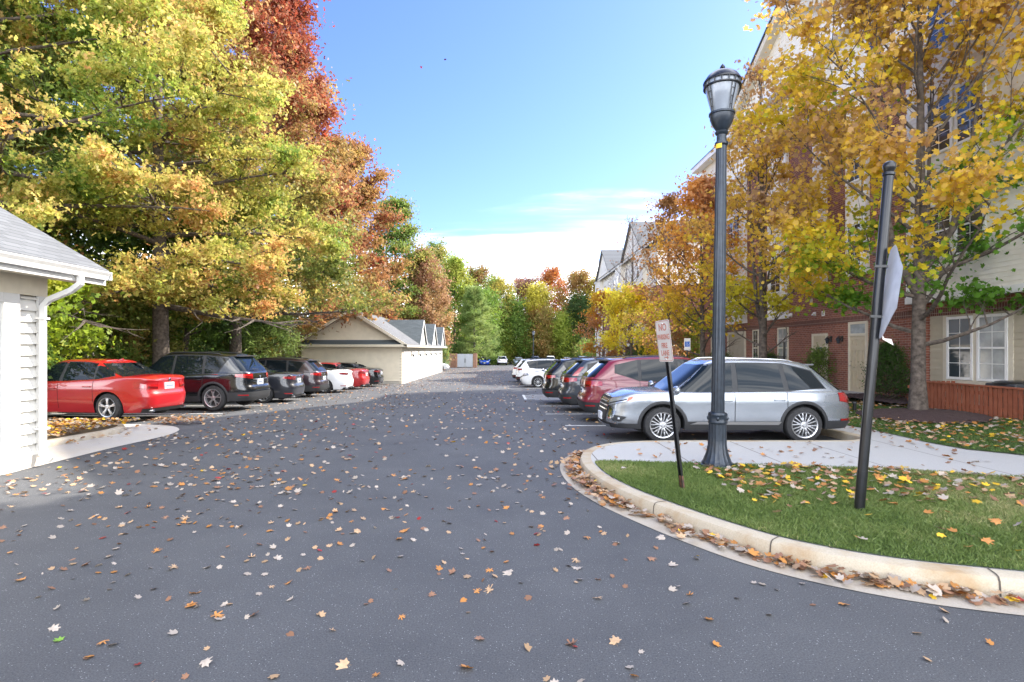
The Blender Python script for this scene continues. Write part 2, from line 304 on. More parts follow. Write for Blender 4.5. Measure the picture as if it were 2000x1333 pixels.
# ------------------------------------------------------------------ cars
def sint(pts, d=.12):
    xs = [p[0] for p in pts]; ys = [p[1] for p in pts]
    def f(x):
        s = 0.
        for k in (-2, -1, 0, 1, 2): s += float(np.interp(x+k*d/2, xs, ys))
        return s/5
    return f
CARS = {
 'sedan': dict(L=4.63, W=1.81, xf=1.47, xr=-1.34, R=.325, sill=.19, Ra=.375,
   zt=[(-2.31, .93), (-2.2, 1.02), (-1.75, 1.05), (-1.0, .99), (0, .94), (1.0, .93), (1.4, .90), (1.9, .82), (2.2, .72), (2.31, .62)],
   w=[(.15, .90), (.3, .95), (.5, .985), (.66, .99), (.74, 1.), (.9, .975), (1.1, .93)],
   rs=[(.15, .16), (.30, .03), (.5, 0), (.62, .0), (.68, .05), (.9, .07), (.98, .0), (1.1, -.02)], fs=[(.15, .14), (.3, .02), (.5, 0), (.7, .06), (.9, .2)],
   gh=(1.22, .30, -.85, -1.86), roof=[(-1.9, 1.2), (-1.3, 1.345), (-.8, 1.415), (-.2, 1.44), (.2, 1.43), (.7, 1.36), (1.3, 1.2)],
   side=[((1.0, .03), (.02, .03), (-.03, .9), (.36, .9)), ((-.09, .03), (-.92, .05), (-.86, .9), (-.10, .9)), ((-.98, .05), (-1.42, .22), (-1.12, .84), (-.91, .9))],
   gw=(.93, .68), tl=[(.36, .70, .92), (.32,)], hl=(.35, .60, .74), clad=False, spoke=5),
 'sedan_b': dict(L=4.85, W=1.84, xf=1.45, xr=-1.38, R=.335, sill=.18, Ra=.385,
   zt=[(-2.42, .95), (-2.3, 1.07), (-1.8, 1.11), (-1.0, 1.0), (0, .96), (1.0, .94), (1.4, .90), (1.9, .82), (2.3, .70), (2.42, .60)],
   w=[(.15, .90), (.3, .95), (.5, .985), (.7, 1.), (.9, .985), (1.1, .93)],
   rs=[(.15, .16), (.30, .03), (.5, 0), (.62, .0), (.68, .06), (.9, .09), (1.04, .0), (1.1, -.02)], fs=[(.15, .14), (.3, .02), (.5, 0), (.7, .06), (.9, .2)],
   gh=(1.3, .30, -.75, -1.95), roof=[(-1.9, 1.2), (-1.3, 1.33), (-.8, 1.40), (-.2, 1.44), (.2, 1.43), (.7, 1.36), (1.3, 1.2)],
   side=[((1.05, .03), (.02, .03), (-.03, .9), (.36, .9)), ((-.09, .03), (-.95, .05), (-.82, .9), (-.10, .9)), ((-1.0, .06), (-1.5, .30), (-1.14, .80), (-.87, .9))],
   gw=(.93, .68), tl=[(.36, .82, .98), (.34,)], hl=(.35, .60, .74), clad=False, spoke=10),
 'suv': dict(L=4.6, W=1.84, xf=1.38, xr=-1.28, R=.365, sill=.27, Ra=.42,
   zt=[(-2.3, 1.10), (-2.2, 1.12), (-1.6, 1.09), (0, 1.02), (1.0, 1.0), (1.3, .99), (1.8, .93), (2.15, .82), (2.3, .7)],
   w=[(.15, .90), (.3, .955), (.5, .99), (.7, 1.), (.95, .985), (1.1, .95)],
   rs=[(.2, .15), (.34, .03), (.5, 0), (.66, .0), (.72, .07), (.9, .06), (1.1, .09)], fs=[(.15, .14), (.3, .02), (.5, 0), (.7, .04), (.95, .2)],
   gh=(1.42, .52, -1.72, -2.19), roof=[(-2.2, 1.5), (-1.8, 1.575), (-1.0, 1.64), (0, 1.665), (.4, 1.64), (.9, 1.5), (1.4, 1.2)],
   side=[((1.12, .03), (.05, .03), (.02, .88), (.52, .88)), ((-.03, .03), (-.92, .05), (-.88, .88), (-.05, .88)), ((-1.0, .05), (-1.40, .10), (-1.62, .80), (-.97, .88))],
   gw=(.94, .73), tl=[(.40, .88, 1.05), (.36,)], hl=(.38, .70, .86), clad=True, spoke=5),
 'crossover': dict(L=4.62, W=1.86, xf=1.40, xr=-1.28, R=.37, sill=.27, Ra=.43,
   zt=[(-2.3, 1.10), (-2.2, 1.14), (-1.6, 1.12), (0, 1.04), (1.0, 1.01), (1.3, 1.0), (1.8, .95), (2.15, .86), (2.3, .74)],
   w=[(.15, .90), (.3, .955), (.5, .985), (.72, .99), (.84, 1.), (.95, .985), (1.1, .94)],
   rs=[(.2, .17), (.34, .04), (.5, 0), (.66, .0), (.74, .09), (.9, .07), (1.1, .10)], fs=[(.15, .14), (.3, .02), (.5, 0), (.7, .04), (.95, .2)],
   gh=(1.42, .50, -1.66, -2.20), roof=[(-2.2, 1.5), (-1.8, 1.57), (-1.0, 1.635), (0, 1.665), (.4, 1.64), (.9, 1.5), (1.4, 1.2)],
   side=[((1.12, .03), (.05, .03), (.02, .88), (.52, .88)), ((-.03, .03), (-.90, .05), (-.88, .88), (-.05, .88)), ((-.98, .05), (-1.52, .36), (-1.50, .70), (-.97, .88))],
   gw=(.94, .72), tl=[(.38, .86, 1.05), (.44,)], hl=(.38, .70, .86), clad=True, spoke=5),
 'suv_front': dict(L=4.76, W=1.81, xf=1.37, xr=-1.30, R=.352, sill=.27, Ra=.415,
   zt=[(-2.35, .93), (-2.22, 1.0), (-1.6, 1.02), (0, 1.0), (1.0, .99), (1.3, .99), (1.8, .98), (2.1, .94), (2.28, .90), (2.38, .84)],
   w=[(.15, .90), (.3, .955), (.45, .985), (.62, .988), (.84, 1.), (.9, .985), (1.1, .95)],
   rs=[(.2, .12), (.34, .03), (.5, 0), (.7, .0), (.78, .03), (.9, .05), (1.1, .16)], fs=[(.15, .20), (.26, .05), (.36, -.01), (.5, 0), (.62, .05), (.78, .07), (.95, .20)],
   gh=(1.42, .50, -1.55, -2.20), roof=[(-2.2, 1.30), (-1.9, 1.45), (-1.4, 1.565), (-.7, 1.61), (0, 1.62), (.4, 1.60), (.9, 1.47), (1.4, 1.2)],
   side=[((1.15, .03), (.05, .03), (.02, .88), (.52, .88)), ((-.06, .03), (-.93, .05), (-.88, .88), (-.07, .88)), ((-1.03, .06), (-1.72, .16), (-1.50, .72), (-.96, .88))],
   gw=(.94, .73), tl=[(.55, .72, .975), (.36,)], hl=(.44, .70, .86), clad=True, spoke=12),
}
def build_car(kind, name, label, cat, pm, loc=(0, 0, 0), rz=0., group=None, tailstyle=None, front=False):
    P = CARS[kind]; L2 = P['L']/2; W2 = P['W']/2; n = 5.0
    ztf = sint(P['zt']); wf = sint(P['w'], .05); rsf = sint(P['rs'], .03); fsf = sint(P['fs'], .05); rooff = sint(P['roof'], .25)
    th = np.linspace(0, math.pi, 6001); cx = -np.sign(np.cos(th))*np.abs(np.cos(th))**(2/n)*L2; sy = np.abs(np.sin(th))**(2/n)
    q = np.concatenate([[0], np.cumsum(np.hypot(np.diff(cx), np.diff(sy)*W2))]); Q = q[-1]
    def nom(qq): return float(np.interp(qq, q, cx)), float(np.interp(qq, q, sy))
    def q_x(x): return float(np.interp(x, cx, q))
    mid = len(q)//2
    def q_yr(y): return float(np.interp(y/W2, sy[:mid], q[:mid]))           # rear face
    def q_yf(y): return float(np.interp(y/W2, sy[mid:][::-1], q[mid:][::-1]))
    rtop = .055
    def S(qq, z, off=0.):
        xn, yn = nom(qq)
        if xn < 0:
            k = max(0, min(1, (-xn+P['xr']-P['Ra'])/(L2+P['xr']-P['Ra']))); x = xn+rsf(z)*k*k*(3-2*k); e = -max(0, (abs(xn)-L2+.3)/.3)
        else:
            k = max(0, min(1, (xn-P['xf']-P['Ra'])/(L2-P['xf']-P['Ra']))); x = xn-fsf(z)*k*k*(3-2*k); e = max(0, (abs(xn)-L2+.3)/.3)
        zt = ztf(x); kk = (z-(zt-rtop))/rtop
        ins = rtop*(1-math.sqrt(max(0, 1-min(1, kk)**2))) if kk > 0 else 0.
        ins -= off
        return Vector((x-ins*e, max(0, W2*wf(z)*yn-ins*min(1, yn)*(1 if yn > .5 else 0)), z))
    def arch(x):
        z = P['sill']
        for xw in (P['xf'], P['xr']):
            d = P['Ra']**2-(x-xw)**2
            if d > 0: z = max(z, P['R']+math.sqrt(d))
        return z
    qs = list(np.linspace(0, Q, 170))
    for xw in (P['xf'], P['xr']):
        for s in (-1, 1):
            for k in (1.001, .995, .975, .94, .9, .85, .79, .7, .6): qs.append(q_x(xw+s*k*P['Ra']))
    qs = sorted(qs)
    cols_ = []
    for qq in qs:
        xn, _ = nom(qq); zb = arch(xn); zt = ztf(xn); r = []
        for t in np.linspace(0, 1, 12): r.append(S(qq, zb+(zt-rtop-zb)*t))
        for a in (25, 50, 72, 90): r.append(S(qq, zt-rtop+rtop*math.sin(R(a))))
        top = r[-1]
        for k in (.8, .5, .2, 0): r.append(Vector((top.x, top.y*k, top.z+.035*(1-k*k)*min(1, top.y/.5))))
        cols_.append(r)
    root = empty(name, (0, 0, 0), label, cat, group)
    mb = MB(); mb.grid(cols_, flip=False); mb.grid([[Vector((p.x, -p.y, p.z)) for p in r] for r in cols_], flip=True)
    body = mb.build('body', pm, root, smooth=40)
    # greenhouse
    cw, rf, rr, rb = P['gh']; gw0, gw1 = P['gw']; n2 = 6.0
    zbelt = lambda x: ztf(x)-.03
    def ghp(tau):
        tau = max(0., tau)
        e = max(0, (tau-.9)/.1)
        f = cw+(rf-cw)*tau**1.05; r = rb+(rr-rb)*tau**(1.25 if 'sedan' not in kind else .95)
        return f-.05*e*e, r+.05*e*e, W2*(gw0+(gw1-gw0)*tau**1.15)-.045*e*e
    def gz_at(x, tau): return zbelt(x)+tau*(rooff(x)-zbelt(x))
    def G_side(x, tau, off=0.):
        f, r, w = ghp(tau); xm = (f+r)/2; lh = (f-r)/2; u = min(.999, abs(x-xm)/lh)
        return Vector((x, w*(1-u**n2)**(1/n2)+off, gz_at(x, tau)+off*.3))
    def G_end(yy, tau, s, off=0.):    # yy normalised -1..1
        f, r, w = ghp(tau); xm = (f+r)/2; lh = (f-r)/2; u = min(.999, abs(yy))
        x = xm+s*lh*(1-u**n2)**(1/n2)
        return Vector((x+s*off, yy*w, gz_at(x, tau)+off))
    tt = np.linspace(0, math.pi, 90); rows = []
    taus = [0, .1, .25, .4, .55, .7, .82, .9, .94, .975, 1.0]
    for a in tt:
        c = -np.sign(math.cos(a))*abs(math.cos(a))**(2/n2); s_ = abs(math.sin(a))**(2/n2); r = []
        for tau in taus:
            f, b_, w = ghp(tau); x = (f+b_)/2+c*(f-b_)/2; r.append(Vector((x, w*s_, gz_at(x, tau))))
        top = r[-1]
        for k in (.8, .5, .2, 0): r.append(Vector((top.x, top.y*k, top.z+.028*(1-k*k)*min(1, top.y/.4))))
        rows.append(r)
    mb = MB(); mb.grid(rows); mb.grid([[Vector((p.x, -p.y, p.z)) for p in r] for r in rows], flip=True)
    mb.build('cabin', pm, root, smooth=45)
    def quad(mb, c, fn, nu, nv, off, mirror, flip=False):
        P_ = []
        for i in range(nu+1):
            u = i/nu; row = []
            for j in range(nv+1):
                v = j/nv
                a = [(c[0][k]*(1-u)+c[1][k]*u)*(1-v)+(c[3][k]*(1-u)+c[2][k]*u)*v for k in (0, 1)]
                p = fn(a[0], a[1], off); row.append(Vector((p.x, p.y*mirror, p.z)))
            P_.append(row)
        mb.grid(P_, flip=flip)
    SQ = lambda qq, z, off: S(qq, z, off)
    for s in (1, -1):
        # black surround
        mb = MB(); a, b, c_ = P['side'][0], P['side'][1], P['side'][-1]
        for wi, w_ in enumerate(P['side']):
            g = .03; nx_ = P['side'][wi+1] if wi < 2 else None
            l0 = (w_[0][0]+(g if wi == 0 else 0), w_[0][1]-.03); l1 = (w_[3][0]+(g if wi == 0 else 0), w_[3][1]+.035)
            r0 = (nx_[0][0], nx_[0][1]-.03) if nx_ else (w_[1][0]-g, w_[1][1]-.03); r1 = (nx_[3][0], nx_[3][1]+.035) if nx_ else (w_[2][0]-g, w_[2][1]+.035)
            quad(mb, (l0, r0, r1, l1), G_side, 10, 5, .003, s, flip=(s > 0))
        mb.build('window_surround', M['plastic'], root, smooth=60)
        for w_ in P['side']:
            mb = MB(); quad(mb, w_, G_side, 10, 6, .007, s, flip=(s > 0)); mb.build('side_window', M['cglass'], root, smooth=60)
        if kind != 'crossover':
            mb = MB(); x0 = P['side'][0][0][0]+.03; x1 = P['side'][-1][1][0]-.02
            t1 = P['side'][-1][1][1]
            quad(mb, ((x0, -.035), (x1, -.035 + t1*.0), (x1, -.012), (x0, -.012)), G_side, 20, 1, .012, s, flip=(s > 0)); mb.build('window_trim', M['chrome'] if kind != 'sedan' else M['plastic'], root)
        # door seams, handles
        mb = MB(); zs = P['sill']+.1
        xs_ = [P['side'][0][0][0]+.02, P['side'][0][1][0]-.04, P['side'][1][1][0]-.05]
        for i, x in enumerate(xs_):
            zl = max(zs, arch(x)+.05) if i == 2 else zs
            quad(mb, ((q_x(x), zl), (q_x(x+.012), zl), (q_x(x+.012), ztf(x)-.02), (q_x(x), ztf(x)-.02)), SQ, 1, 14, .003, s, flip=(s < 0))
        quad(mb, ((q_x(xs_[2]), zs), (q_x(xs_[0]), zs), (q_x(xs_[0]), zs+.012), (q_x(xs_[2]), zs+.012)), SQ, 30, 1, .003, s, flip=(s < 0)) if not arch(xs_[2]) > zs+.02 else None
        mb.build('door_seam', M['seam'], root)
        for x in (xs_[1]+.16, xs_[2]+.16):
            p = S(q_x(x), ztf(x)-.17); mb = MB(); mb.box(x-.10, x+.10, (p.y-.004)*1, p.y+.035, p.z-.014, p.z+.014, .008)
            if s < 0: mb.v = [(v[0], -v[1], v[2]) for v in mb.v]; mb.f = [f[::-1] for f in mb.f]
            mb.build('door_handle', pm, root, smooth=50)
        # mirror
        x = P['side'][0][0][0]-.05; p = G_side(x, .12); mb = MB(); mb.sphere((x+.02, s*(p.y+.14), p.z+.02), .075, .12, .085, 14, 8); mb.box(x-.02, x+.04, min(s*(p.y-.02), s*(p.y+.1)), max(s*(p.y-.02), s*(p.y+.1)), p.z-.05, p.z-.02)
        mb.build('side_mirror', pm, root, smooth=50)
        # tail light
        (yi, z0, z1), (wr,) = P['tl']
        mb = MB(); qa = q_yr(yi); qb = q_x(-L2+wr)
        quad(mb, ((qa, z0+.03), (qb, z0+.09), (qb, z1), (qa, z1)), SQ, 18, 4, .012, s, flip=(s < 0)); tl = mb.build('taillight', M['tail'], root, smooth=60)
        if tailstyle == 'tall':
            mb = MB(); quad(mb, ((.90, .0), (.955, .0), (.96, .55), (.925, .55)), lambda yy, t, off: G_end(yy, t, -1, off), 4, 8, .012, s, flip=(s > 0)); mb.build('taillight', M['tail'], root, smooth=60)
        mb = MB(); quad(mb, ((qa+.02, z0+.045), (qa+(qb-qa)*.45, z0+.07), (qa+(qb-qa)*.45, z0+.115), (qa+.02, z0+.09)), SQ, 8, 2, .016, s, flip=(s < 0)); mb.build('lens', M['tailc'], tl, smooth=60)
        # head light
        yi, z0, z1 = P['hl']; mb = MB(); qa = q_yf(yi); qb = q_x(L2-.42)
        quad(mb, ((qb, z1-.02), (qa, z0-.01), (qa, z1-.02), (qb, z1+.045)), SQ, 16, 4, .010, s, flip=(s < 0)); hl = mb.build('headlight', M['head'], root, smooth=60)
        if front:
            mb = MB(); quad(mb, ((qb, z1-.015), (qb+.12, z1-.05), (qb+.12, z1+.02), (qb, z1+.04)), SQ, 6, 3, .014, s, flip=(s < 0)); mb.build('turn_signal', M['amber'], hl, smooth=60)
            mb = MB(); quad(mb, ((qb+.14, z1-.03), (qa-.02, z0+.03), (qa-.02, z0+.05), (qb+.14, z1-.005)), SQ, 6, 2, .015, s, flip=(s < 0)); mb.build('lamp_bezel', M['rimd'], hl, smooth=60)
            qc = q_yf(.62); 
            mb = MB()   # bright fang trim round the corner, fog lamp recess
            quad(mb, ((q_yf(.50), z0-.015), (q_yf(.60), z0-.015), (q_yf(.66), .40), (q_yf(.60), .38)), SQ, 4, 10, .022, s, flip=(s > 0))
            quad(mb, ((q_yf(.62), .43), (q_x(L2-.20), .37), (q_x(L2-.20), .345), (q_yf(.60), .38)), SQ, 8, 2, .022, s, flip=(s < 0))
            mb.build('chrome_trim', M['chrome'], root, smooth=60)
            mb = MB(); quad(mb, ((q_x(L2-.24), .40), (q_yf(.66), .42), (q_yf(.68), .53), (q_x(L2-.34), .50)), SQ, 6, 4, .016, s, flip=(s < 0)); fg = mb.build('fog_lamp', M['plastic'], root, smooth=60)
            p = S(q_yf(.74), .46, .02); mb = MB(); mb.sphere((p.x, s*p.y, p.z), .03, .045, .035); mb.build('lens', M['head'], fg, smooth=60)
        # wheel arch + sill cladding
        if P['clad']:
            for xw in (P['xf'], P['xr']):
                mb = MB(); a0 = math.asin(min(1, (P['R']-P['sill'])/P['Ra'])); G_ = []
                for i in range(29):
                    a = -a0+(math.pi+2*a0)*i/28; row = []
                    for rr_, of in ((P['Ra']-.012, -.03), (P['Ra']-.004, .014), (P['Ra']+.03, .018), (P['Ra']+.052, .012), (P['Ra']+.056, -.01)):
                        x = xw+rr_*math.cos(a); z = P['R']+rr_*math.sin(a); pt = S(q_x(x), z, of); row.append(Vector((x, (pt.y)*s, z)))
                    G_.append(row)
                mb.grid(G_, flip=(s < 0)); mb.build('wheel_arch_trim', M['plastic'], root, smooth=50)
            mb = MB(); xa = P['xr']+P['Ra']+.03; xb = P['xf']-P['Ra']-.03
            quad(mb, ((q_x(xa), P['sill']-.01), (q_x(xb), P['sill']-.01), (q_x(xb+.02), P['sill']+.15), (q_x(xa-.02), P['sill']+.15)), SQ, 20, 4, .014, s, flip=(s < 0)); mb.build('sill_cladding', M['plastic'], root, smooth=50)
            if front:
                mb = MB(); quad(mb, ((q_x(xa+.05), P['sill']+.085), (q_x(xb-.06), P['sill']+.10), (q_x(xb-.20), P['sill']+.145), (q_x(xa-.0), P['sill']+.145)), SQ, 20, 2, .020, s, flip=(s < 0)); mb.build('sill_trim', M['rim'], root)
            # roof rail
            mb = MB(); pts = []
            for k in range(13):
                x = rf-.15+(rr-rf+.45)*k/12; p = G_side(x, .985); lift = .035*min(1, k, 12-k)
                pts.append((x, s*(p.y-.02), p.z+lift-.005))
            mb.tube(pts, .013, 6); mb.build('roof_rail', M['plastic'] if not front else M['chrome'], root, smooth=60)
        # rear reflector
        mb = MB(); zr = .42 if P['clad'] else .33; quad(mb, ((q_yr(.62), zr), (q_yr(.80), zr+.01), (q_yr(.80), zr+.045), (q_yr(.62), zr+.035)), SQ, 4, 1, .02 if P['clad'] else .006, s, flip=(s < 0)); mb.build('reflector', M['tail'], root)
        if not P['clad']:
            mb = MB(); mb.tube([(-L2+.22, s*.52, .23), (-L2+.03, s*.52, .23)], .035, 10); mb.build('exhaust_pipe', M['chrome'], root, smooth=60)
    # bumper cladding, lower rear/front, whole width
    def band(name_, qa, qb, z0, z1, off, m):
        mb = MB()
        for s in (1, -1): quad(mb, ((qa, z0), (qb, z0), (qb, z1), (qa, z1)), SQ, 24, 4, off, s, flip=(s < 0))
        return mb.build(name_, m, root, smooth=50)
    if P['clad']:
        band('rear_bumper', 0, q_x(P['xr']-P['Ra']-.04), P['sill'], P['sill']+.26 if not front else P['sill']+.16, .016, M['plastic'])
        band('front_bumper', q_x(P['xf']+P['Ra']+.04), Q, P['sill'], P['sill']+.10, .016, M['plastic'])
    else:
        band('rear_valance', 0, q_yr(.72), P['sill'], P['sill']+.09, .008, M['plastic'])
    if front:
        band('grille', q_yf(.46), Q, .30, .86, .012, M['plastic'])
        for zz in (.60, .68, .76): band('grille_bar', q_yf(.47-.02), Q, zz, zz+.022, .024, M['chrome'])
        band('skid_plate', q_yf(.60), Q, .27, .33, .03, M['chrome'])
    else:
        band('grille', q_yf(.40), Q, .40, .62, .010, M['plastic'])
        band('grille_trim', q_yf(.40), Q, .615, .635, .014, M['chrome'])
    # tailgate seams and rear chrome bar
    zbar = P['tl'][0][1]
    if P['clad']: band('tailgate_trim', 0, q_yr(.42), zbar-.005, zbar+.03, .016, M['chrome'] if kind == 'suv' else M['plastic'])
    mb = MB()
    for s in (1, -1):
        quad(mb, ((q_yr(.60), .66), (q_yr(.61), .66), (q_yr(.66), zbar), (q_yr(.65), zbar)), SQ, 1, 5, .003, s, flip=(s < 0))
        quad(mb, ((0, .655), (q_yr(.61), .655), (q_yr(.61), .665), (0, .665)), SQ, 8, 1, .003, s, flip=(s < 0))
    mb.build('tailgate_seam', M['seam'], root)
    # glass
    lo = .05 if 'sedan' in kind else .10
    mb = MB(); quad(mb, ((-.86, lo), (.86, lo), (.84, .90), (-.84, .90)), lambda yy, t, off: G_end(yy, t, -1, off), 16, 8, .007, 1, flip=False); rw = mb.build('rear_window', M['cglass'], root, smooth=60)
    mb = MB(); quad(mb, ((-.88, .03), (.88, .03), (.86, .92), (-.86, .92)), lambda yy, t, off: G_end(yy, t, 1, off), 16, 8, .007, 1, flip=True); mb.build('windshield', M['cglass'], root, smooth=60)
    if 'sedan' not in kind:
        a = G_end(0, .97, -1); mb = MB(); mb.prism([(a.x-.14, -.48), (a.x+.16, -.60), (a.x+.16, .60), (a.x-.14, .48)], a.z-.015, a.z+.014); mb.build('spoiler', pm if front else M['plastic'], root)
        a = G_end(0, .12, -1, .03); mb = MB(); mb.tube([(a.x, .0, a.z), (a.x-.0, .38, a.z+.02)], .009, 6); mb.build('rear_wiper', M['plastic'], root)
    else:
        p = Vector((rr-.05, 0, rooff(rr-.05)+.02)); mb = MB(); mb.extr([(p.x+.1, -.012, p.z), (p.x-.08, -.012, p.z-.02), (p.x-.07, -.012, p.z+.055)], (0, .024, 0)); mb.build('antenna', pm, root)
    # plate + badge
    zp = (.80 if kind != 'suv_front' else .62) if P['clad'] else .80
    p = S(0, zp, .012); mb = MB(); mb.box(p.x-.012, p.x+.02, -.155, .155, zp-.08, zp+.08, .003); pl = mb.build('licence_plate', M['plate'], root)
    mb = MB(); mb.box(p.x-.016, p.x-.013, -.13, .13, zp-.068, zp-.055); [mb.box(p.x-.016, p.x-.013, -.115+k*.036, -.095+k*.036, zp-.03, zp+.03) for k in range(7)]; mb.build('plate_print', M['plateb'], pl)
    p = S(0, zp+.15, .012); mb = MB(); mb.lathe([(.03, -.006), (.04, 0), (.03, .006)], (0, 0, 0), 12); mb.v = [(v[2]+p.x, v[0], v[1]+p.z) for v in mb.v]; mb.build('badge', M['chrome'], root)
    p = S(Q, .45, .02)
    mb = MB(); mb.box(p.x-.02, p.x+.016, -.155, .155, .38, .53, .003); mb.build('licence_plate', M['plate'], root)
    # underbody
    mb = MB(); mb.box(-L2+.35, L2-.35, -W2+.27, W2-.27, P['sill']-.01, .80); mb.box(P['xr']+P['Ra'], P['xf']-P['Ra'], -W2+.12, W2-.12, P['sill']-.005, .5)
    mb.build('underbody', M['rubber'], root)
    # wheels
    Rt = P['R']; rw_ = Rt*.70; tw = .225
    for xw in (P['xf'], P['xr']):
        for s in (1, -1):
            yo = s*(W2-.02); inn = s*(W2-.02-tw)
            mb = MB(); pr = [(rw_, 0), (rw_+.012, .006), (Rt-.05, .004), (Rt-.02, .012), (Rt-.004, .035), (Rt, .06), (Rt, tw-.06), (Rt-.02, tw-.01), (rw_, tw)]
            ph = []
            vs = []; nn = 40
            mb2 = MB(); mb2.lathe([(r_, h) for r_, h in pr], (0, 0, 0), nn, 'y')
            mb.v = [(v[0]+xw, (yo-s*v[1]), v[2]+Rt) for v in mb2.v]; mb.f = mb2.f if s < 0 else [f[::-1] for f in mb2.f]; mb.mi = mb2.mi
            mb.f = mb.f[:-2]; mb.mi = mb.mi[:-2]
            wh = mb.build('wheel', M['tyre'], root, smooth=35)
            mb = MB(); mb2 = MB(); mb2.lathe([(.001, .075), (rw_, .075)], (0, 0, 0), nn, 'y'); mb2.f = mb2.f[:-2]; mb.v = [(v[0]+xw, (yo-s*v[1]), v[2]+Rt) for v in mb2.v]; mb.f = mb2.f if s < 0 else [f[::-1] for f in mb2.f]; mb.mi = [0]*len(mb.f); mb.build('brake_disc', M['rimd'], wh)
            mb = MB(); loc_ = MB(); loc_.lathe([(rw_+.004, .002), (rw_+.002, -.004), (rw_-.016, .004), (rw_-.022, .03), (rw_-.03, .075)], (0, 0, 0), nn, 'y'); loc_.f = loc_.f[:-2]
            loc_.lathe([(.001, .0), (.03, .0), (.036, .012), (.066, .02), (.07, .05)], (0, 0, 0), 16, 'y'); loc_.f = loc_.f[:-2]
            def spoke(a0, a1, wd0, wd1, r0=.05, r1=rw_-.012):
                c0, s0 = math.cos(a0), math.sin(a0); c1, s1 = math.cos(a1), math.sin(a1)
                A = []
                for (r_, c_, s_, wd, dep) in ((r0, c0, s0, wd0, .012), ((r0+r1)/2, (c0+c1)/2, (s0+s1)/2, (wd0+wd1)/2, .006), (r1, c1, s1, wd1, .012)):
                    for w__, dd in ((-wd, dep+.03), (-wd*.7, dep), (wd*.7, dep), (wd, dep+.03)): A.append((r_*c_-w__*s_, dd, r_*s_+w__*c_))
                loc_.add(A, [(i*4+j, i*4+j+1, (i+1)*4+j+1, (i+1)*4+j) for i in range(2) for j in range(3)])
            ns = P['spoke']
            if ns == 5:
                for k in range(5):
                    a = 2*math.pi*k/5+.3
                    if kind == 'sedan': spoke(a-.04, a-.11, .017, .015); spoke(a+.04, a+.11, .017, .015)
                    else: spoke(a, a-.22, .02, .014); spoke(a, a+.22, .02, .014)
            else:
                for k in range(ns//2 if ns == 12 else ns):
                    a = 2*math.pi*k/(ns//2 if ns == 12 else ns)+.2
                    if ns == 12: spoke(a, a-.13, .018, .012, .05, rw_*.62); spoke(a-.13, a-.17, .012, .012, rw_*.55); spoke(a+.13, a+.17, .012, .012, rw_*.55); spoke(a, a+.13, .018, .012, .05, rw_*.62); spoke(a+.5, a+.5, .011, .010)
                    else: spoke(a, a, .012, .014)
            mb.v = [(v[0]+xw, (yo-s*v[1]), v[2]+Rt) for v in loc_.v]; mb.f = loc_.f if s < 0 else [f[::-1] for f in loc_.f]; mb.mi = [0]*len(mb.f)
            mb.build('rim', M['rim'], wh, smooth=30)
    root.location = loc; root.rotation_euler = (0, 0, rz)
    root['pm'] = 0; del root['pm']
    return root
def repaint(root, old, new):
    for ch in root.children_recursive:
        if ch.type == 'MESH' and ch.material_slots and ch.material_slots[0].material == old:
            ch.material_slots[0].link = 'OBJECT'; ch.material_slots[0].material = new
def car_copy(src, oldpm, newpm, label, loc, rz, cat=None, group=None):
    c = copy_tree(src); c.location = loc; c.rotation_euler = (0, 0, rz); c['label'] = label
    if cat: c['category'] = cat
    if group: c['group'] = group
    elif 'group' in c: del c['group']
    if newpm is not oldpm: repaint(c, oldpm, newpm)
    return c
# ------------------------------------------------------------------ ground
def ground_mesh():
    xs = list(np.linspace(-500, -60, 12))+list(np.linspace(-50, 50, 41))+list(np.linspace(60, 500, 12))
    ys = [-120, -60, -20, 0, 10, 14, 18, 22, 26, 30, 37, 45, 55, 65, 80, 92, 105, 130, 170, 230, 320, 450, 700]
    mb = MB(); mb.grid([[(x, y, gz(y)-.06) for y in ys] for x in xs]); return mb
g = ground_mesh().build('ground', M['soil']); g['kind'] = 'structure'
sheet('road', [(-13.6, -30), (60, -30), (60, 3.9), (60, 9.9), (12.0, 9.9), (12.0, 84), (60, 84), (60, 109), (-40, 109), (-40, 84), (-13.6, 84)], 0., M['asphalt'])
# raised kerb path: right branch -> nose -> stall head
nose = smooth_path([(26, 3.0), (12, 3.25), (6, 3.48), (4.5, 3.64), (3.5, 3.9), (2.85, 4.15), (2.3, 4.56), (1.93, 5.08), (1.56, 5.80), (1.3, 6.45), (1.13, 7.2), (1.10, 8.0), (1.2, 8.65), (1.45, 9.2), (1.85, 9.6), (2.4, 9.8), (3.2, 9.86), (4.5, 9.86), (5.6, 9.86)], 6)
back = [(6.2, 9.9), (6.45, 10.05), (6.6, 10.3)]+[(6.6, y) for y in np.arange(11, 84, 1.5)]
kpath = nose+back
kin = offset_path(kpath, -.17)
def kerb(path, hgt=.14, w=.17, name='kerb', side=-1, m=None):
    mb = MB(); prof = [(0, -.02), (.012, hgt-.035), (.03, hgt-.008), (.06, hgt), (w, hgt), (w, -.02)]
    P_ = []
    for i, p in enumerate(path):
        a = Vector(path[max(i-1, 0)]); b = Vector(path[min(i+1, len(path)-1)]); t = (b-a).normalized(); nx, ny = -t.y*side, t.x*side
        P_.append([(p[0]+nx*u, p[1]+ny*u, gz(p[1])+v) for u, v in prof])
    mb.grid(P_); o = mb.build(name, m or M['curb'], smooth=40); o['kind'] = 'structure'; return o
kerb(kpath, side=-1)
pan_o = offset_path(nose, .29); pan_i = offset_path(nose, -.02)
mb = MB(); mb.grid([[(p[0], p[1], .006), (r[0], r[1], .006)] for p, r in list(zip(pan_o, pan_i))[4:]]); o = mb.build('gutter_pan', M['pan']); o['kind'] = 'structure'
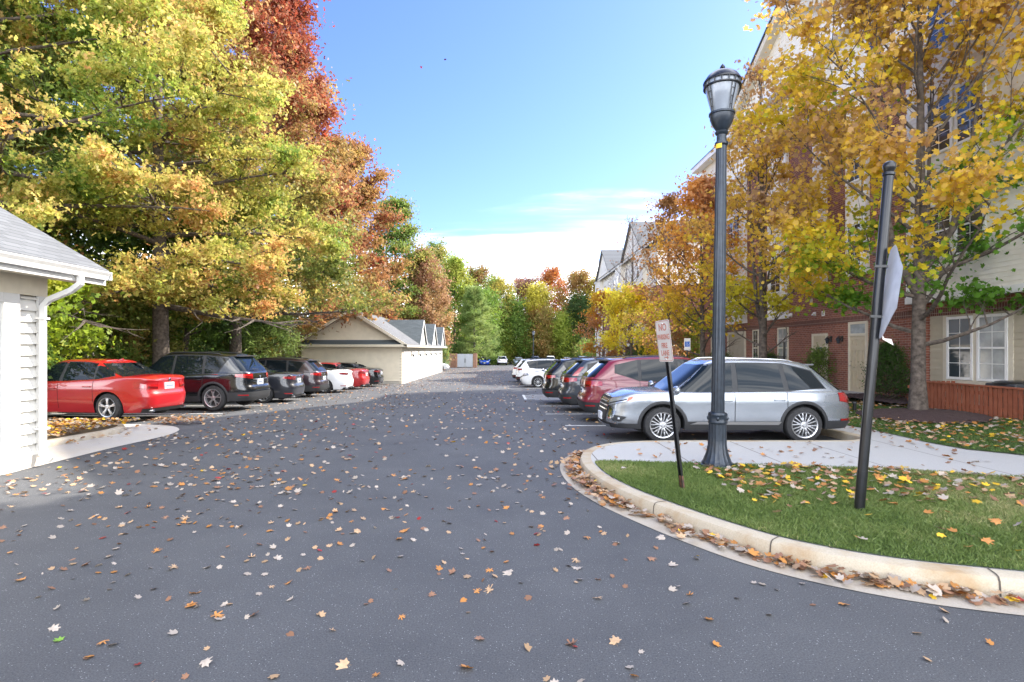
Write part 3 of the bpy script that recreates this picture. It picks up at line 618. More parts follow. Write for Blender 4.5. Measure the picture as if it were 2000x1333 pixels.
# kerb joints (dark gaps)
mb = MB(); acc = 0; last = nose[0]
marks = []
for i in range(1, len(nose)):
    acc += math.dist(nose[i], nose[i-1])
    if acc > 2.15: marks.append(i); acc = 0
tgt = [(1.56, 5.80), (3.45, 3.92), (2.2, 4.68), (2.25, 4.62)]
for tx, ty in tgt[:3]+[(6.4, 3.45)]:
    i = min(range(len(nose)), key=lambda k: math.dist(nose[k], (tx, ty)))
    a = Vector(nose[i-1]); b = Vector(nose[i+1]); t = (b-a).normalized(); n_ = Vector((t.y, -t.x)); p = Vector(nose[i])
    pts = [(-.002, -.0), (.010, .107), (.029, .1345), (.06, .143), (.168, .143)]
    P_ = []
    for k in (-.006, .006): P_.append([(p.x+t.x*k+n_.x*(u), p.y+t.y*k+n_.y*(u), v+.002) for u, v in pts])
    mb.grid(P_)
o = mb.build('kerb_joints', M['joint']); o['kind'] = 'structure'
hl = lambda x, y: max(0, min(1, (x-7.6)/4.5))*.10
# walk surface covering the raised area
walk_poly = [p for p in offset_path(kpath, -.165)]
walk_poly = [p for p in walk_poly if p[1] < 82] + [(7.6, 82), (7.6, 12), (12.0, 12), (26, 12)]
sheet('sidewalk', walk_poly, .136, M['walk'])
gi = offset_path(nose, -.19)
front = [p for p in gi if p[1] < 7.9 and p[0] < 25]
front = front[:max(i for i, p in enumerate(front))+1]
grass_poly = front+[(1.42, 7.95), (3.6, 7.66), (5.2, 7.40), (6.3, 6.98), (8, 6.5), (12, 6.2), (25, 6.0)]
sheet('lawn', grass_poly, .145, M['turf'])
lawn2 = [(7.45, 82), (7.45, 11.1), (7.32, 9.6), (7.45, 8.9), (7.9, 8.4), (9, 8.05), (13, 7.8), (24, 7.6), (24, 12), (14, 12.05), (12.6, 12.1), (12.6, 82)]
sheet('lawn', lawn2, .147, M['turf'], hf=hl)
# entrance slabs by the doors
mb = MB(); mb.box(11.35, 12.56, 18.9, 20.6, .1, .25, .01); o = mb.build('doorstep', M['walk']); o['kind'] = 'structure'
mb = MB(); mb.box(10.0, 12.56, 21.2, 22.8, .0, .16, .01); o = mb.build('path', M['walk']); o['kind'] = 'structure'
# apron in front of left garage
ap = smooth_path([(-6.97, 6.0), (-6.97, 8), (-6.95, 9.6), (-6.93, 10.8), (-7.02, 11.7), (-7.35, 12.5), (-8.0, 13.15), (-8.8, 13.4)], 5)
sheet('apron', ap+[(-9.6, 13.3), (-9.6, 6.0)], .008, M['conc'])
isl = smooth_path([(-8.1, 6.0), (-8.1, 10.6), (-8.1, 11.4), (-8.35, 12.2), (-8.9, 12.7), (-9.8, 12.85), (-14, 12.9)], 5)
kerb(isl, .12, .15, side=1)
iin = offset_path(isl, .14)
sheet('leaf_bed', iin+[(-14, 6)], .112, M['soil'])
# kerb and bed at the head of left stalls
hp = [(-13.4, 13.0)]+[(-13.4, y) for y in np.arange(14, 36.2, 1.5)]
kerb(hp, side=1); 
sheet('wood_edge', [(-13.55, 12.9), (-40, 12.9), (-40, 84), (-13.55, 84)], .09, M['soil'])
# stall paint
def stripe(x0, x1, y0, y1, h=.005): sheet('stall_line', [(x0, y0), (x1, y0), (x1, y1), (x0, y1)], h, M['paint'])
for y in (13.15, 16.0, 18.85, 21.8, 25.0, 31.0, 34.4, 37.8, 41.2, 44.6): stripe(1.45 if y < 14 else 1.2, 6.5, y-.05, y+.05)
for k in range(6): 
    y = 22.2+k*.5; stripe(.9, 3.6, y, y+.14)
stripe(.8, .9, 22, 25)
for y in (16.1, 19.1, 22.2, 25.3, 28.4, 31.4): stripe(-13.2, -8.2, y-.05, y+.05)
# ------------------------------------------------------------------ building helpers
def lap_wall(mb, p0, p1, z0, z1, pitch=.11, lip=.016, ext=None):
    p0 = Vector((*p0, 0)); p1 = Vector((*p1, 0)); t = (p1-p0); Ln = t.length; t.normalize(); n = Vector((t.y, -t.x, 0))   # n = right-hand normal
    z = z0
    while z < z1-1e-4:
        zt = min(z+pitch, z1)
        a0, b0 = ext(z) if ext else (0, Ln); a1, b1 = ext(zt) if ext else (0, Ln)
        if b1 <= a1: m_ = (a0+b0)/2; a1 = b1 = m_
        q0 = p0+t*a0+n*lip; q1 = p0+t*b0+n*lip; q2 = p0+t*b1+n*.001; q3 = p0+t*a1+n*.001; q4 = p0+t*a0; q5 = p0+t*b0
        mb.add([(q0.x, q0.y, z), (q1.x, q1.y, z), (q2.x, q2.y, zt), (q3.x, q3.y, zt), (q4.x, q4.y, z), (q5.x, q5.y, z)], [(0, 1, 2, 3), (4, 5, 1, 0)])
        z = zt
def window_x(par, x, y0, y1, z0, z1, cols_=2, rows=2, fm=None, blind=False, name='window', mull=True):
    # faces -X, proud of wall plane x
    mb = MB(); f = .07
    mb.box(x-.05, x-.001, y0, y0+f, z0, z1); mb.box(x-.05, x-.001, y1-f, y1, z0, z1); mb.box(x-.048, x-.001, y0+f, y1-f, z0, z0+f); mb.box(x-.048, x-.001, y0+f, y1-f, z1-f, z1)
    zm = (z0+z1)/2; mb.box(x-.04, x-.001, y0+f, y1-f, zm-.025, zm+.025)
    if mull:
        for k in range(1, cols_): yy = y0+f+(y1-y0-2*f)*k/cols_; mb.box(x-.028, x-.02, yy-.008, yy+.008, z0+f, z1-f)
        for za, zb in ((z0+f, zm-.025), (zm+.025, z1-f)):
            for k in range(1, rows): zz = za+(zb-za)*k/rows; mb.box(x-.0275, x-.02, y0+f, y1-f, zz-.007, zz+.007)
    w = mb.build(name, fm or M['trim'], par)
    mb = MB(); mb.box(x-.024, x-.002, y0+f, y1-f, z0+f, z1-f); mb.build('pane', M['glassl'] if blind else M['glass'], w)
    return w
def door_x(par, x, y0, y1, z0, z1, transom=0., m=None):
    mb = MB(); f = .09
    mb.box(x-.06, x-.001, y0, y0+f, z0, z1+transom); mb.box(x-.06, x-.001, y1-f, y1, z0, z1+transom); mb.box(x-.058, x-.001, y0+f, y1-f, z1-f, z1)
    if transom: mb.box(x-.058, x-.001, y0+f, y1-f, z1+transom-f, z1+transom)
    fr = mb.build('door_frame', M['ctrim'], par)
    if transom:
        mb = MB(); mb.box(x-.025, x-.002, y0+f, y1-f, z1, z1+transom-f); mb.build('transom', M['glassl'], fr)
    mb = MB(); a, b = y0+f, y1-f; mb.box(x-.03, x-.002, a, b, z0, z1-f)
    h = z1-f-z0; w = b-a
    for (u0, u1) in ((.14, .44), (.56, .86)):
        for (v0, v1) in ((.08, .38), (.45, .76), (.83, .94)):
            ya, yb, za, zb = a+w*u0, a+w*u1, z0+h*v0, z0+h*v1
            for (c, d, e, g_) in ((ya, yb, za, za+.02), (ya, yb, zb-.02, zb), (ya, ya+.02, za+.02, zb-.02), (yb-.02, yb, za+.02, zb-.02)): mb.box(x-.046, x-.030, c, d, e, g_)
            mb.box(x-.042, x-.030, ya+.05, yb-.05, za+.05, zb-.05)
    d = mb.build('door', m or M['door'], par)
    mb = MB(); mb.sphere((x-.075, b-.06, z0+.95), .03, .03, .03); mb.tube([(x-.03, b-.06, z0+.95), (x-.07, b-.06, z0+.95)], .012, 6); mb.build('door_handle', M['chrome'], d, smooth=60); mb = MB(); mb.sphere((x-.04, b-.06, z0+1.1), .015, .025, .025); mb.build('door_lock', M['chrome'], d, smooth=60)
    return d
BX = 12.56
B = empty('apartment_building', (BX, 19, 0), 'tall brick and cream siding apartment building on the right behind the maples', 'apartment building')
# main walls (solid core behind skins)
mb = MB(); mb.box(BX+.03, BX+15, 2.0, 35, -.3, 13.3); mb.build('core_wall', M['cream'], B)
mb = MB()
segs_b = [(16.3, 16.95, 3.13), (17.3, 19.0, 10.7), (16.95, 17.3, 10.7), (19.0, 20.05, 3.13), (20.05, 21.5, 10.7), (21.5, 22.2, 3.13), (22.2, 24.4, 10.7), (24.4, 26.0, 3.13), (26.0, 28.6, 10.7), (28.6, 31.0, 3.13), (31.0, 35.0, 10.7)]
for a, b, h in segs_b:
    if a == 28.6: 
        mb.box(BX-.0, BX+.029, a, a+.25, -.3, 2.75); mb.box(BX, BX+.029, b-.0, b, -.3, 2.75); continue
    mb.box(BX-.0, BX+.029, a, b, -.3, 2.72); mb.box(BX, BX+.029, a, b, 2.93, 4.55 if h < 4 and a > 17.4 else h)
    if h > 4: pass
mb.box(BX, BX+.029, 2.0, 16.3, 2.93, 3.13)
mb.box(BX, BX+.029, 28.6, 31, 2.93, 3.13)
mb.box(BX+.03, BX+8, 35.0, 35.03, -.3, 10.7)
mb.build('brick_wall', M['brick'], B)
mb = MB(); mb.box(BX-.015, BX+.029, 2.0, 35.02, 2.72, 2.93); mb.build('soldier_course', M['soldier'], B)
# brick pilaster corner near siding
mb = MB(); mb.box(BX-.12, BX-.001, 16.35, 17.2, -.3, 2.70); mb.box(BX-.12, BX-.001, 16.35, 17.2, 2.95, 3.12); mb.build('brick_pier', M['brick'], B)
# siding at ground floor, near wing
mb = MB(); lap_wall(mb, (BX, 16.3), (BX, 2.0), .35, 2.72, .165, .02); mb.build('siding_wall', M['tan'], B)
mb = MB(); mb.box(BX-.02, BX+.02, 2.0, 16.3, -.3, .35); mb.build('foundation_wall', M['conc'], B)
# cream bays above
mb = MB()
for a, b in ((2.0, 16.95),): lap_wall(mb, (BX-.2, b), (BX-.2, a), 3.3, 13.0, .125, .014)
lap_wall(mb, (BX, 16.96), (BX-.2, 16.96), 3.3, 13.0, .125, .014)
for a, b in ((19.0, 20.05), (21.5, 22.2), (24.4, 26.0), (28.6, 31.0)):
    z_ = 4.55 if a < 24 else 3.3
    lap_wall(mb, (BX-.16, b), (BX-.16, a), z_, 10.9, .125, .014); lap_wall(mb, (BX-.0, a), (BX-.16, a), z_, 10.9, .125, .014); lap_wall(mb, (BX-.16, b), (BX, b), z_, 10.9, .125, .014)
lap_wall(mb, (BX-.05, 35.0), (BX-.05, 17.3), 10.9, 13.0, .125, .014)
mb.build('upper_siding', M['white'], B)
mb = MB()
mb.box(BX-.25, BX+.01, 2.0, 17.0, 3.13, 3.32)
for a, b in ((19.0, 20.05), (21.5, 22.2), (24.4, 26.0), (28.6, 31.0)):
    z_ = 4.55 if a < 24 else 3.3
    mb.box(BX-.20, BX+.01, a-.03, b+.03, z_-.18, z_); 
    mb.box(BX-.185, BX-.10, a-.02, a+.08, z_, 10.9); mb.box(BX-.185, BX-.10, b-.08, b+.02, z_, 10.9)
mb.box(BX-.38, BX+.01, 17.36, 35.1, 10.72, 10.92); mb.box(BX-.23, BX-.18, 16.85, 16.98, 3.32, 13.0); mb.box(BX-.09, BX+.01, 34.9, 35.06, 10.92, 13)
mb.box(BX-.55, BX+.02, 2.0, 17.4, 13.0, 13.3); mb.box(BX-.55, BX+.02, 30.8, 35.5, 13.0, 13.3)
mb.box(BX-.60, BX+.02, 17.3, 30.9, 13.1, 13.45)
mb.build('trim_board', M['trim'], B)
# pediment
mb = MB(); ap_y, ap_z, hw, sl = 24.1, 16.75, 6.6, .5
lap_wall(mb, (BX-.15, ap_y+hw), (BX-.15, ap_y-hw), 13.45, 16.7, .12, .014, ext=lambda z: (max(0, (z-13.4)/sl), 2*hw-max(0, (z-13.4)/sl)))
mb.build('gable_wall', M['white'], B)
mb = MB()
for s in (-1, 1):
    y0, z0, y1, z1 = ap_y+s*(hw+.5), ap_z-sl*(hw+.5), ap_y, ap_z
    mb.extr([(BX-.62, y0, z0), (BX-.62, y1, z1), (BX-.62, y1, z1-.34), (BX-.62, y0, z0-.34)], (.12, 0, 0))
    mb.extr([(BX-.5, y0, z0-.02), (BX-.5, y1, z1-.02), (BX-.5, y1, z1-.30), (BX-.5, y0, z0-.30)], (.5, 0, 0))
mb.build('rake_board', M['ctrim'], B)
mb = MB()
for s in (-1, 1):
    y0, z0, y1, z1 = ap_y+s*(hw+.62), ap_z-sl*(hw+.62), ap_y, ap_z
    mb.extr([(BX-.68, y0, z0+.03), (BX-.68, y1, z1+.03), (BX-.68, y1, z1+.11), (BX-.68, y0, z0+.11)], (9, 0, 0))
mb.extr([(BX-.6, 2.0, 13.3), (BX+7.5, 2.0, 16.8), (BX+15.6, 2.0, 13.3)], (0, 15.5, 0))
mb.extr([(BX-.6, 30.6, 13.3), (BX+7.5, 30.6, 16.8), (BX+15.6, 30.6, 13.3)], (0, 5.0, 0))
mb.extr([(BX+.5, 17.5, 13.7), (BX+7.5, 17.5, 16.7), (BX+15.6, 17.5, 13.3)], (0, 13.1, 0))
mb.build('roof', M['dshingle'], B)
# openings
window_x(B, BX, 14.78, 15.66, .92, 2.66, 2, 2, blind=False); window_x(B, BX, 13.76, 14.66, .92, 2.66, 2, 2, blind=True)
mb = MB(); mb.box(BX-.03, BX-.005, 13.62, 13.75, .85, 2.71); mb.box(BX-.03, BX-.005, 14.66, 14.78, .85, 2.71); mb.box(BX-.03, BX-.005, 15.66, 15.8, .85, 2.71); mb.box(BX-.034, BX-.005, 13.62, 15.8, .78, .9); mb.build('window_surround', M['ctrim'], B)
window_x(B, BX, 10.5, 11.5, .92, 2.66); window_x(B, BX, 24.4, 25.35, .9, 2.74, blind=True, fm=M['ctrim']); window_x(B, BX, 27.25, 27.9, .9, 2.74, fm=M['ctrim'])
window_x(B, BX, 32.6, 33.5, .9, 2.74, fm=M['ctrim'])
door_x(B, BX, 19.08, 20.12, .22, 2.32, .42)
d2 = door_x(B, BX, 21.45, 22.5, .12, 2.38)
mb = MB(); mb.box(BX-.045, BX-.0365, 21.8, 22.08, 1.72, 1.84); sg = mb.build('unit_sign', M['green'], d2)
# recessed patio wall with siding, frame
mb = MB(); lap_wall(mb, (BX-.004+.03, 31.0), (BX-.004+.03, 28.85), .0, 2.72, .15, .018); mb.build('recess_siding', M['tan'], B)
mb = MB(); mb.box(BX-.05, BX-.001, 30.9, 31.05, 0, 2.7); mb.box(BX-.05, BX-.001, 28.72, 28.87, 0, 2.7); mb.box(BX-.048, BX-.001, 28.87, 30.9, 2.58, 2.7); mb.build('recess_frame', M['ctrim'], B)
for z0 in (4.3, 7.3, 10.25):
    top = z0+1.6
    for y0 in (8.4, 9.4, 14.15, 15.2): window_x(B, BX-.218, y0, y0+.95, z0, top, 2, 3)
    if z0 < 10:
        window_x(B, BX-.178, 19.1, 19.95, z0+.35, top+.3); window_x(B, BX-.178, 24.7, 25.7, z0, top); window_x(B, BX-.178, 29.0, 29.8, z0, top); window_x(B, BX-.178, 29.85, 30.65, z0, top)
    else:
        for y0 in (18.2, 22.2, 26.5, 31.4): window_x(B, BX-.065, y0, y0+.9, 11.15, 12.6)
# wall lanterns by the doors
for i, y in enumerate((21.25, 20.55)):
    r = empty('wall_lantern', (BX, y, 2.1), ('black wall lantern nearer the small door with green number sign', 'black wall lantern nearer the door with the transom window')[i], 'wall lamp')
    mb = MB(); mb.box(BX-.03, BX-.002, y-.06, y+.06, 2.04, 2.26, .005); mb.tube([(BX-.02, y, 2.2), (BX-.13, y, 2.26), (BX-.15, y, 2.22)], .012, 6); mb.build('bracket', M['blk'], r, smooth=50)
    mb = MB(); mb.lathe([(.01, .11), (.035, .09), (.095, .02), (.10, 0), (.085, -.005)], (BX-.15, y, 2.12), 12); mb.build('cap', M['blk'], r, smooth=40)
    mb = MB(); mb.lathe([(.075, 0), (.05, -.13), (.02, -.15)], (BX-.15, y, 2.115), 8); mb.build('lantern_glass', M['glass'], r, smooth=30)
# vents
vents = [('square beige dryer vent low above the course, left one', 27.0-.0, 3.45, .14), ('white hooded vent between the brick courses left of the pair', 24.2-.0, 3.25, .18), ('square beige vent left of the white vent pair', 22.6, 3.75, .15), ('white hooded vent, left of the pair over the small door', 22.35, 3.18, .16), ('white square vent, right of the pair over the small door', 21.75, 3.16, .19), ('small pale vent high between the two doors', 20.95, 3.32, .08), ('square beige vent framed in brick above the transom door', 19.75, 3.62, .2)]
for l, y, z, s in vents:
    r = empty('wall_vent', (BX, y, z), l, 'vent')
    mb = MB(); mb.box(BX-.03, BX-.001, y-s/2, y+s/2, z-s/2, z+s/2, .004); mb.build('housing', M['ctrim'] if 'beige' in l or 'pale' in l else M['trim'], r)
    mb = MB()
    if 'hooded' in l: mb.extr([(BX-.03, y-s/2, z+s/2), (BX-.12, y-s/2, z-s*.3), (BX-.03, y-s/2, z-s*.3)], (0, s, 0)); mb.build('hood', M['trim'], r)
    else:
        for k in range(3): mb.box(BX-.036, BX-.0305, y-s*.3, y+s*.3, z-s*.25+k*s*.2, z-s*.17+k*s*.2)
        mb.build('louvre', M['plastic'], r)
# ------------------------------------------------------------------ far apartment building
F_ = empty('apartment_building', (BX, 59, gz(59)), 'distant pale apartment block with grey gabled roof beyond the yellow tree', 'apartment building')
FX = 12.4; zg = -.9
mb = MB(); mb.box(FX+.03, FX+14, 45, 73, zg-.5, 10.6); mb.build('core_wall', M['cream'], F_)
mb = MB(); mb.box(FX, FX+.029, 45, 73, zg-.3, 7.0); mb.box(FX+.03, FX+12, 44.97, 44.999, zg-.3, 7.0); mb.build('brick_wall', M['brick'], F_)
mb = MB(); lap_wall(mb, (FX, 73), (FX, 45), 7.0, 10.6, .15, .015)
for a, b in ((48, 51), (57, 60), (69.5, 73)): lap_wall(mb, (FX-.4, b), (FX-.4, a), 2.3, 10.6, .15, .015); lap_wall(mb, (FX, a), (FX-.4, a), 2.3, 10.6, .15, .015); lap_wall(mb, (FX-.4, b), (FX, b), 2.3, 10.6, .15, .015)
lap_wall(mb, (FX+.03, 45-.04), (FX+12, 45-.04), 7.0, 10.6, .15, .015)
mb.build('upper_siding', M['white'], F_)
mb = MB(); mb.box(FX-.5, FX-.41, 44.6, 73.3, 10.4, 10.65)
for y in (46, 49, 52, 55.4, 58.6, 62, 65, 68, 71): mb.box(FX-.55, FX-.3, y-.12, y+.12, zg-.2, 2.3)
mb.box(FX-.6, FX-.001, 45, 73, 2.05, 2.3); mb.build('trim_board', M['trim'], F_)
mb = MB(); mb.extr([(FX-.6, 44.6, 10.6), (FX+7, 44.6, 14.0), (FX+14.6, 44.6, 10.6)], (0, 28.8, 0))
for ya, hw_, az in ((66.5, 4.3, 13.6), (51.5, 4.0, 13.5)):
    mb.extr([(FX-.75, ya-hw_, 10.45), (FX-.75, ya, az), (FX-.75, ya, az+.14), (FX-.75, ya-hw_-.2, 10.45)], (8, 0, 0))
    mb.extr([(FX-.75, ya+hw_, 10.45), (FX-.75, ya+hw_+.2, 10.45), (FX-.75, ya, az+.14), (FX-.75, ya, az)], (8, 0, 0))
mb.build('roof', M['shingle'], F_)
for ya, hw_, az in ((66.5, 4.3, 13.6), (51.5, 4.0, 13.5)): mb = MB(); lap_wall(mb, (FX-.5, ya+hw_), (FX-.5, ya-hw_), 10.5, az, .15, .015, ext=lambda z, h=hw_, a=az: ((z-10.45)/(a-10.45)*h, 2*h-(z-10.45)/(a-10.45)*h)); mb.build('gable_wall', M['white'], F_)
for z0 in (-.3+2.8, 5.2, 8.1):
    for y0 in (46.2, 49.0, 53.0, 55.5, 58.0, 61.5, 64.5, 67.5, 71):
        xx = FX-.4 if any(a <= y0 < b for a, b in ((48, 51), (57, 60), (69.5, 73))) else FX
        window_x(F_, xx-.016, y0, y0+1.0, z0, z0+1.5)
for y0 in (47, 50, 53.5, 56.4, 59.8, 63, 66, 69):
    mb = MB(); mb.box(FX-.04, FX-.001, y0, y0+1.9, zg-.2, 1.5); 
    for k in range(1, 5): mb.box(FX-.05, FX-.041, y0+.05, y0+1.85, zg-.2+k*.34, zg-.18+k*.34)
    mb.build('garage_door', M['darkdoor'] if y0 < 62 else M['door'], F_)
# ------------------------------------------------------------------ near left garage
GX = -7.0; ye = 8.42; top = 2.86
G = empty('garage', (-9.5, 5, 0), 'near cream garage at the left edge with white downspout and shingle roof', 'garage')
mb = MB(); mb.box(-14.6, GX-.06, -4, ye-.03, 0, top); mb.build('core_wall', M['tan'], G)
mb = MB(); lap_wall(mb, (GX-.055, 7.98), (GX-.055, ye-.11), .18, top-.32, .165, .055); lap_wall(mb, (-14.6, ye-.03), (GX-.03, ye-.03), .18, top, .135, .02); 
mb.v = mb.v; mb.build('siding_wall', M['gwhite'], G)
mb = MB(); mb.box(-14.6, GX-.005, 7.98, ye-.004, -.05, .18); mb.build('foundation_wall', M['conc'], G)
mb = MB(); mb.box(GX-.03, GX+.012, 7.72, 7.98, 0, 2.55); mb.box(GX-.03, GX+.012, ye-.12, ye+.02, .15, top-.3); mb.box(GX-.03, GX+.010, 2.0, 7.72, 2.42, 2.55); mb.build('trim_board', M['gtrim'], G)
mb = MB(); mb.box(GX-.03, GX+.02, -4, ye+.03, 2.55, top); mb.build('frieze_board', M['ctrim'], G)
mb = MB(); mb.box(GX-.10, GX-.03, 5.0, 7.72, .01, 2.42)
for k in range(4):
    for j in range(4): mb.box(GX-.03, GX-.018, 5.08+j*.66, 5.08+j*.66+.55, .1+k*.58, .1+k*.58+.44)
mb.build('garage_door', M['gtrim'], G)
ex, ey = -6.50, 9.02; ez = 3.0
mb = MB(); mb.box(ex-.03, ex, -4, ey, ez-.21, ez+.0); mb.extr([(ex-.03, ey-.035, ez-.21), (ex-.03, ey-.035, ez), (-9.9, ey-.035, ez+3.4*.59), (-9.9, ey-.035, ez+3.4*.59-.21)], (0, .035, 0)); mb.build('fascia', M['gtrim'], G)
mb = MB(); mb.box(GX+.02, ex-.031, -4, ey-.036, ez-.17, ez-.14); mb.extr([(GX+.02, ye, ez-.1), (-9.9, ye, ez-.1+2.9*.59), (-9.9, ye, ez+2.9*.59-.02), (GX+.02, ye, ez-.02)], (0, ey-ye-.04, 0)); mb.build('soffit', M['ctrim'], G)
mb = MB(); mb.extr([(ex+.03, -4, ez+.01), (-9.9, -4, ez+3.43*.59), (-9.9, -4, ez+3.43*.59+.03), (ex+.03, -4, ez+.035)], (0, ey+4.03, 0)); mb.extr([(-9.9, -4, ez+3.43*.59), (-15.2, -4, ez-1.2), (-15.2, -4, ez-1.17), (-9.9, -4, ez+3.43*.59+.03)], (0, ey+4.03, 0)); mb.build('roof', M['shingle'], G)
mb = MB(); lap_wall(mb, (-14.6, ye-.02), (GX, ye-.02), top, 4.9, .135, .02, ext=lambda z: ((z-top)/.59+.2, 7.6-(z-top)/.59-.2)); mb.build('gable_wall', M['gwhite'], G)
# gutter: K-profile
mb = MB(); mb.grid([[(ex+a, y, ez+b) for a, b in ((0, -.13), (.07, -.13), (.085, -.07), (.125, -.02), (.125, 0), (.11, 0), (.07, -.05), (.0, -.10))] for y in (-4, ey-.03)]); mb.box(ex, ex+.12, ey-.03, ey-.02, ez-.13, ez); gt_ = mb.build('gutter', M['gtrim'], G)
dy = 8.30
mb = MB(); mb.tube([(ex+.06, dy+.1, ez-.12), (ex+.06, dy+.1, ez-.25), (ex-.05, dy+.06, ez-.36), (GX+.15, dy+.02, ez-.50), (GX+.075, dy, ez-.60), (GX+.075, dy, .30), (GX+.10, dy, .17), (GX+.2, dy, .09)], .052, 4); mb.build('downspout', M['gtrim'], G, smooth=25)
mb = MB(); 
for z in (2.2, .55): mb.box(GX+.0, GX+.135, dy-.06, dy+.06, z, z+.03)
mb.build('downspout_strap', M['gtrim'], G)
# ------------------------------------------------------------------ far garage row
g0, g1 = 36.6, 60.6; gx0, gx1 = -13.4, -6.80; zb = -.62; ze = 2.02
H = empty('garage', (-10, 48, zb), 'long garage row with seven white doors and three dormers', 'garage')
mb = MB(); mb.box(gx0+.03, gx1-.03, g0+.03, g1, zb-.3, ze); mb.build('core_wall', M['gtan'], H)
mb = MB(); lap_wall(mb, (gx0, g0), (gx1, g0), zb+.28, 1.86, .19, .04); mb.build('siding_wall', M['gtan'], H)
mb = MB(); mb.box(gx0-.0, gx1-.0, g0-.0, g0+.03, zb-.3, zb+.28); mb.box(gx1-.03, gx1-.002, g0+.03, g1, zb-.3, zb+.1); mb.build('foundation_wall', M['conc'], H)
mb = MB(); mb.box(gx1-.13, gx1+.02, g0-.02, g0+.12, zb+.1, ze-.1); mb.box(gx0-.02, gx0+.13, g0-.02, g0+.02, zb+.28, ze-.16); mb.box(gx1-.03, gx1+.03, g0+.12, g1, 1.62, ze); mb.box(gx0, gx1, g0-.025, g0+.03, 1.86, ze); mb.build('trim_board', M['ctrim'], H)
slg = .62; xc = (gx0+gx1)/2; half = (gx1-gx0)/2+.42; zr = ze+.02+half*slg
mb = MB()
mb.extr([(gx1+.42, g0-.45, ze), (xc, g0-.45, zr), (xc, g0-.45, zr+.07), (gx1+.42, g0-.45, ze+.07)], (0, g1-g0+.9, 0)); mb.extr([(gx0-.42, g0-.45, ze), (gx0-.42, g0-.45, ze+.07), (xc, g0-.45, zr+.07), (xc, g0-.45, zr)], (0, g1-g0+.9, 0))
mb.build('roof', M['shingle'], H)
mb = MB(); mb.extr([(gx0-.2, g0-.46, ze+.05), (gx1+.2, g0-.46, ze+.05), (gx1-.35, g0-.0, ze+.38), (gx0+.35, g0-.0, ze+.38)], (0, .02, -.03)); mb.build('pent_roof', M['dshingle'], H)
mb = MB(); mb.box(gx0-.42, gx1+.42, g0-.50, g0-.46, ze-.10, ze+.06)
for s in (1, -1): mb.extr([(xc+s*(half+.02), g0-.50, ze-.12), (xc+s*(half+.02), g0-.50, ze+.08), (xc, g0-.50, zr+.08), (xc, g0-.50, zr-.14)], (0, .05, 0))
mb.box(gx1+.40, gx1+.44, g0-.5, g1+.45, ze-.12, ze+.03); mb.build('fascia', M['ctrim'], H)
mb = MB(); mb.box(gx0-.4, gx1+.4, g0-.46, g0-.03, ze-.09, ze-.06); mb.build('soffit', M['ctrim'], H)
mb = MB(); lap_wall(mb, (gx0, g0-.0), (gx1, g0-.0), ze+.36, zr-.1, .19, .04, ext=lambda z: ((z-ze)/slg-.35, gx1-gx0-(z-ze)/slg+.35)); mb.build('gable_wall', M['gtan'], H)
for k, ya in enumerate((44.2, 51.3, 58.4)):
    hw_ = 1.95; az = 4.05; xf = gx1+.25
    mb = MB(); lap_wall(mb, (xf, ya-hw_+.1), (xf, ya+hw_-.1), ze+.1, az-.1, .125, .016, ext=lambda z: ((z-ze)/(az-ze)*hw_*1.0, 2*(hw_-.1)-(z-ze)/(az-ze)*hw_)); 
    dm = mb.build('dormer', M['white'], H)
    mb = MB()
    for s in (-1, 1): mb.extr([(xf+.12, ya+s*hw_, ze+.06), (xf+.12, ya, az), (xf+.12, ya, az+.07), (xf+.12, ya+s*(hw_+.1), ze+.06)], (-3.9, 0, 0))
    mb.build('dormer_roof', M['sshingle'], dm)
    mb = MB()
    for s in (-1, 1): mb.extr([(xf+.13, ya+s*hw_, ze+.0), (xf+.13, ya, az-.12), (xf+.13, ya, az+.05), (xf+.13, ya+s*(hw_+.08), ze+.06)], (.03, 0, 0))
    mb.build('rake_board', M['trim'], dm)
for k in range(7):
    y0 = g0+.75+k*3.38; y1 = y0+2.55
    mb = MB(); mb.box(gx1-.03, gx1+.04, y0-.12, y0, zb-.05, 1.62); mb.box(gx1-.03, gx1+.04, y1, y1+.12, zb-.05, 1.62); mb.box(gx1-.03, gx1+.038, y0, y1, 1.45, 1.62); fr = mb.build('door_frame', M['trim'], H)
    mb = MB(); mb.box(gx1-.03, gx1-.0, y0, y1, zb, 1.45)
    for a in range(4):
        for b in range(4): mb.box(gx1, gx1+.012, y0+.08+b*.62, y0+.08+b*.62+.5, zb+.1+a*.5, zb+.48+a*.5)
    mb.build('garage_door', M['trim'], fr)
    if k < 6:
        mb = MB(); yy = y1+.42; mb.box(gx1+.03, gx1+.05, yy-.05, yy+.05, 1.25, 1.42); mb.box(gx1+.03, gx1+.2, yy-.02, yy+.02, 1.36, 1.4); mb.sphere((gx1+.18, yy, 1.3), .07, .07, .09); mb.build('door_lamp', M['plastic'], H)
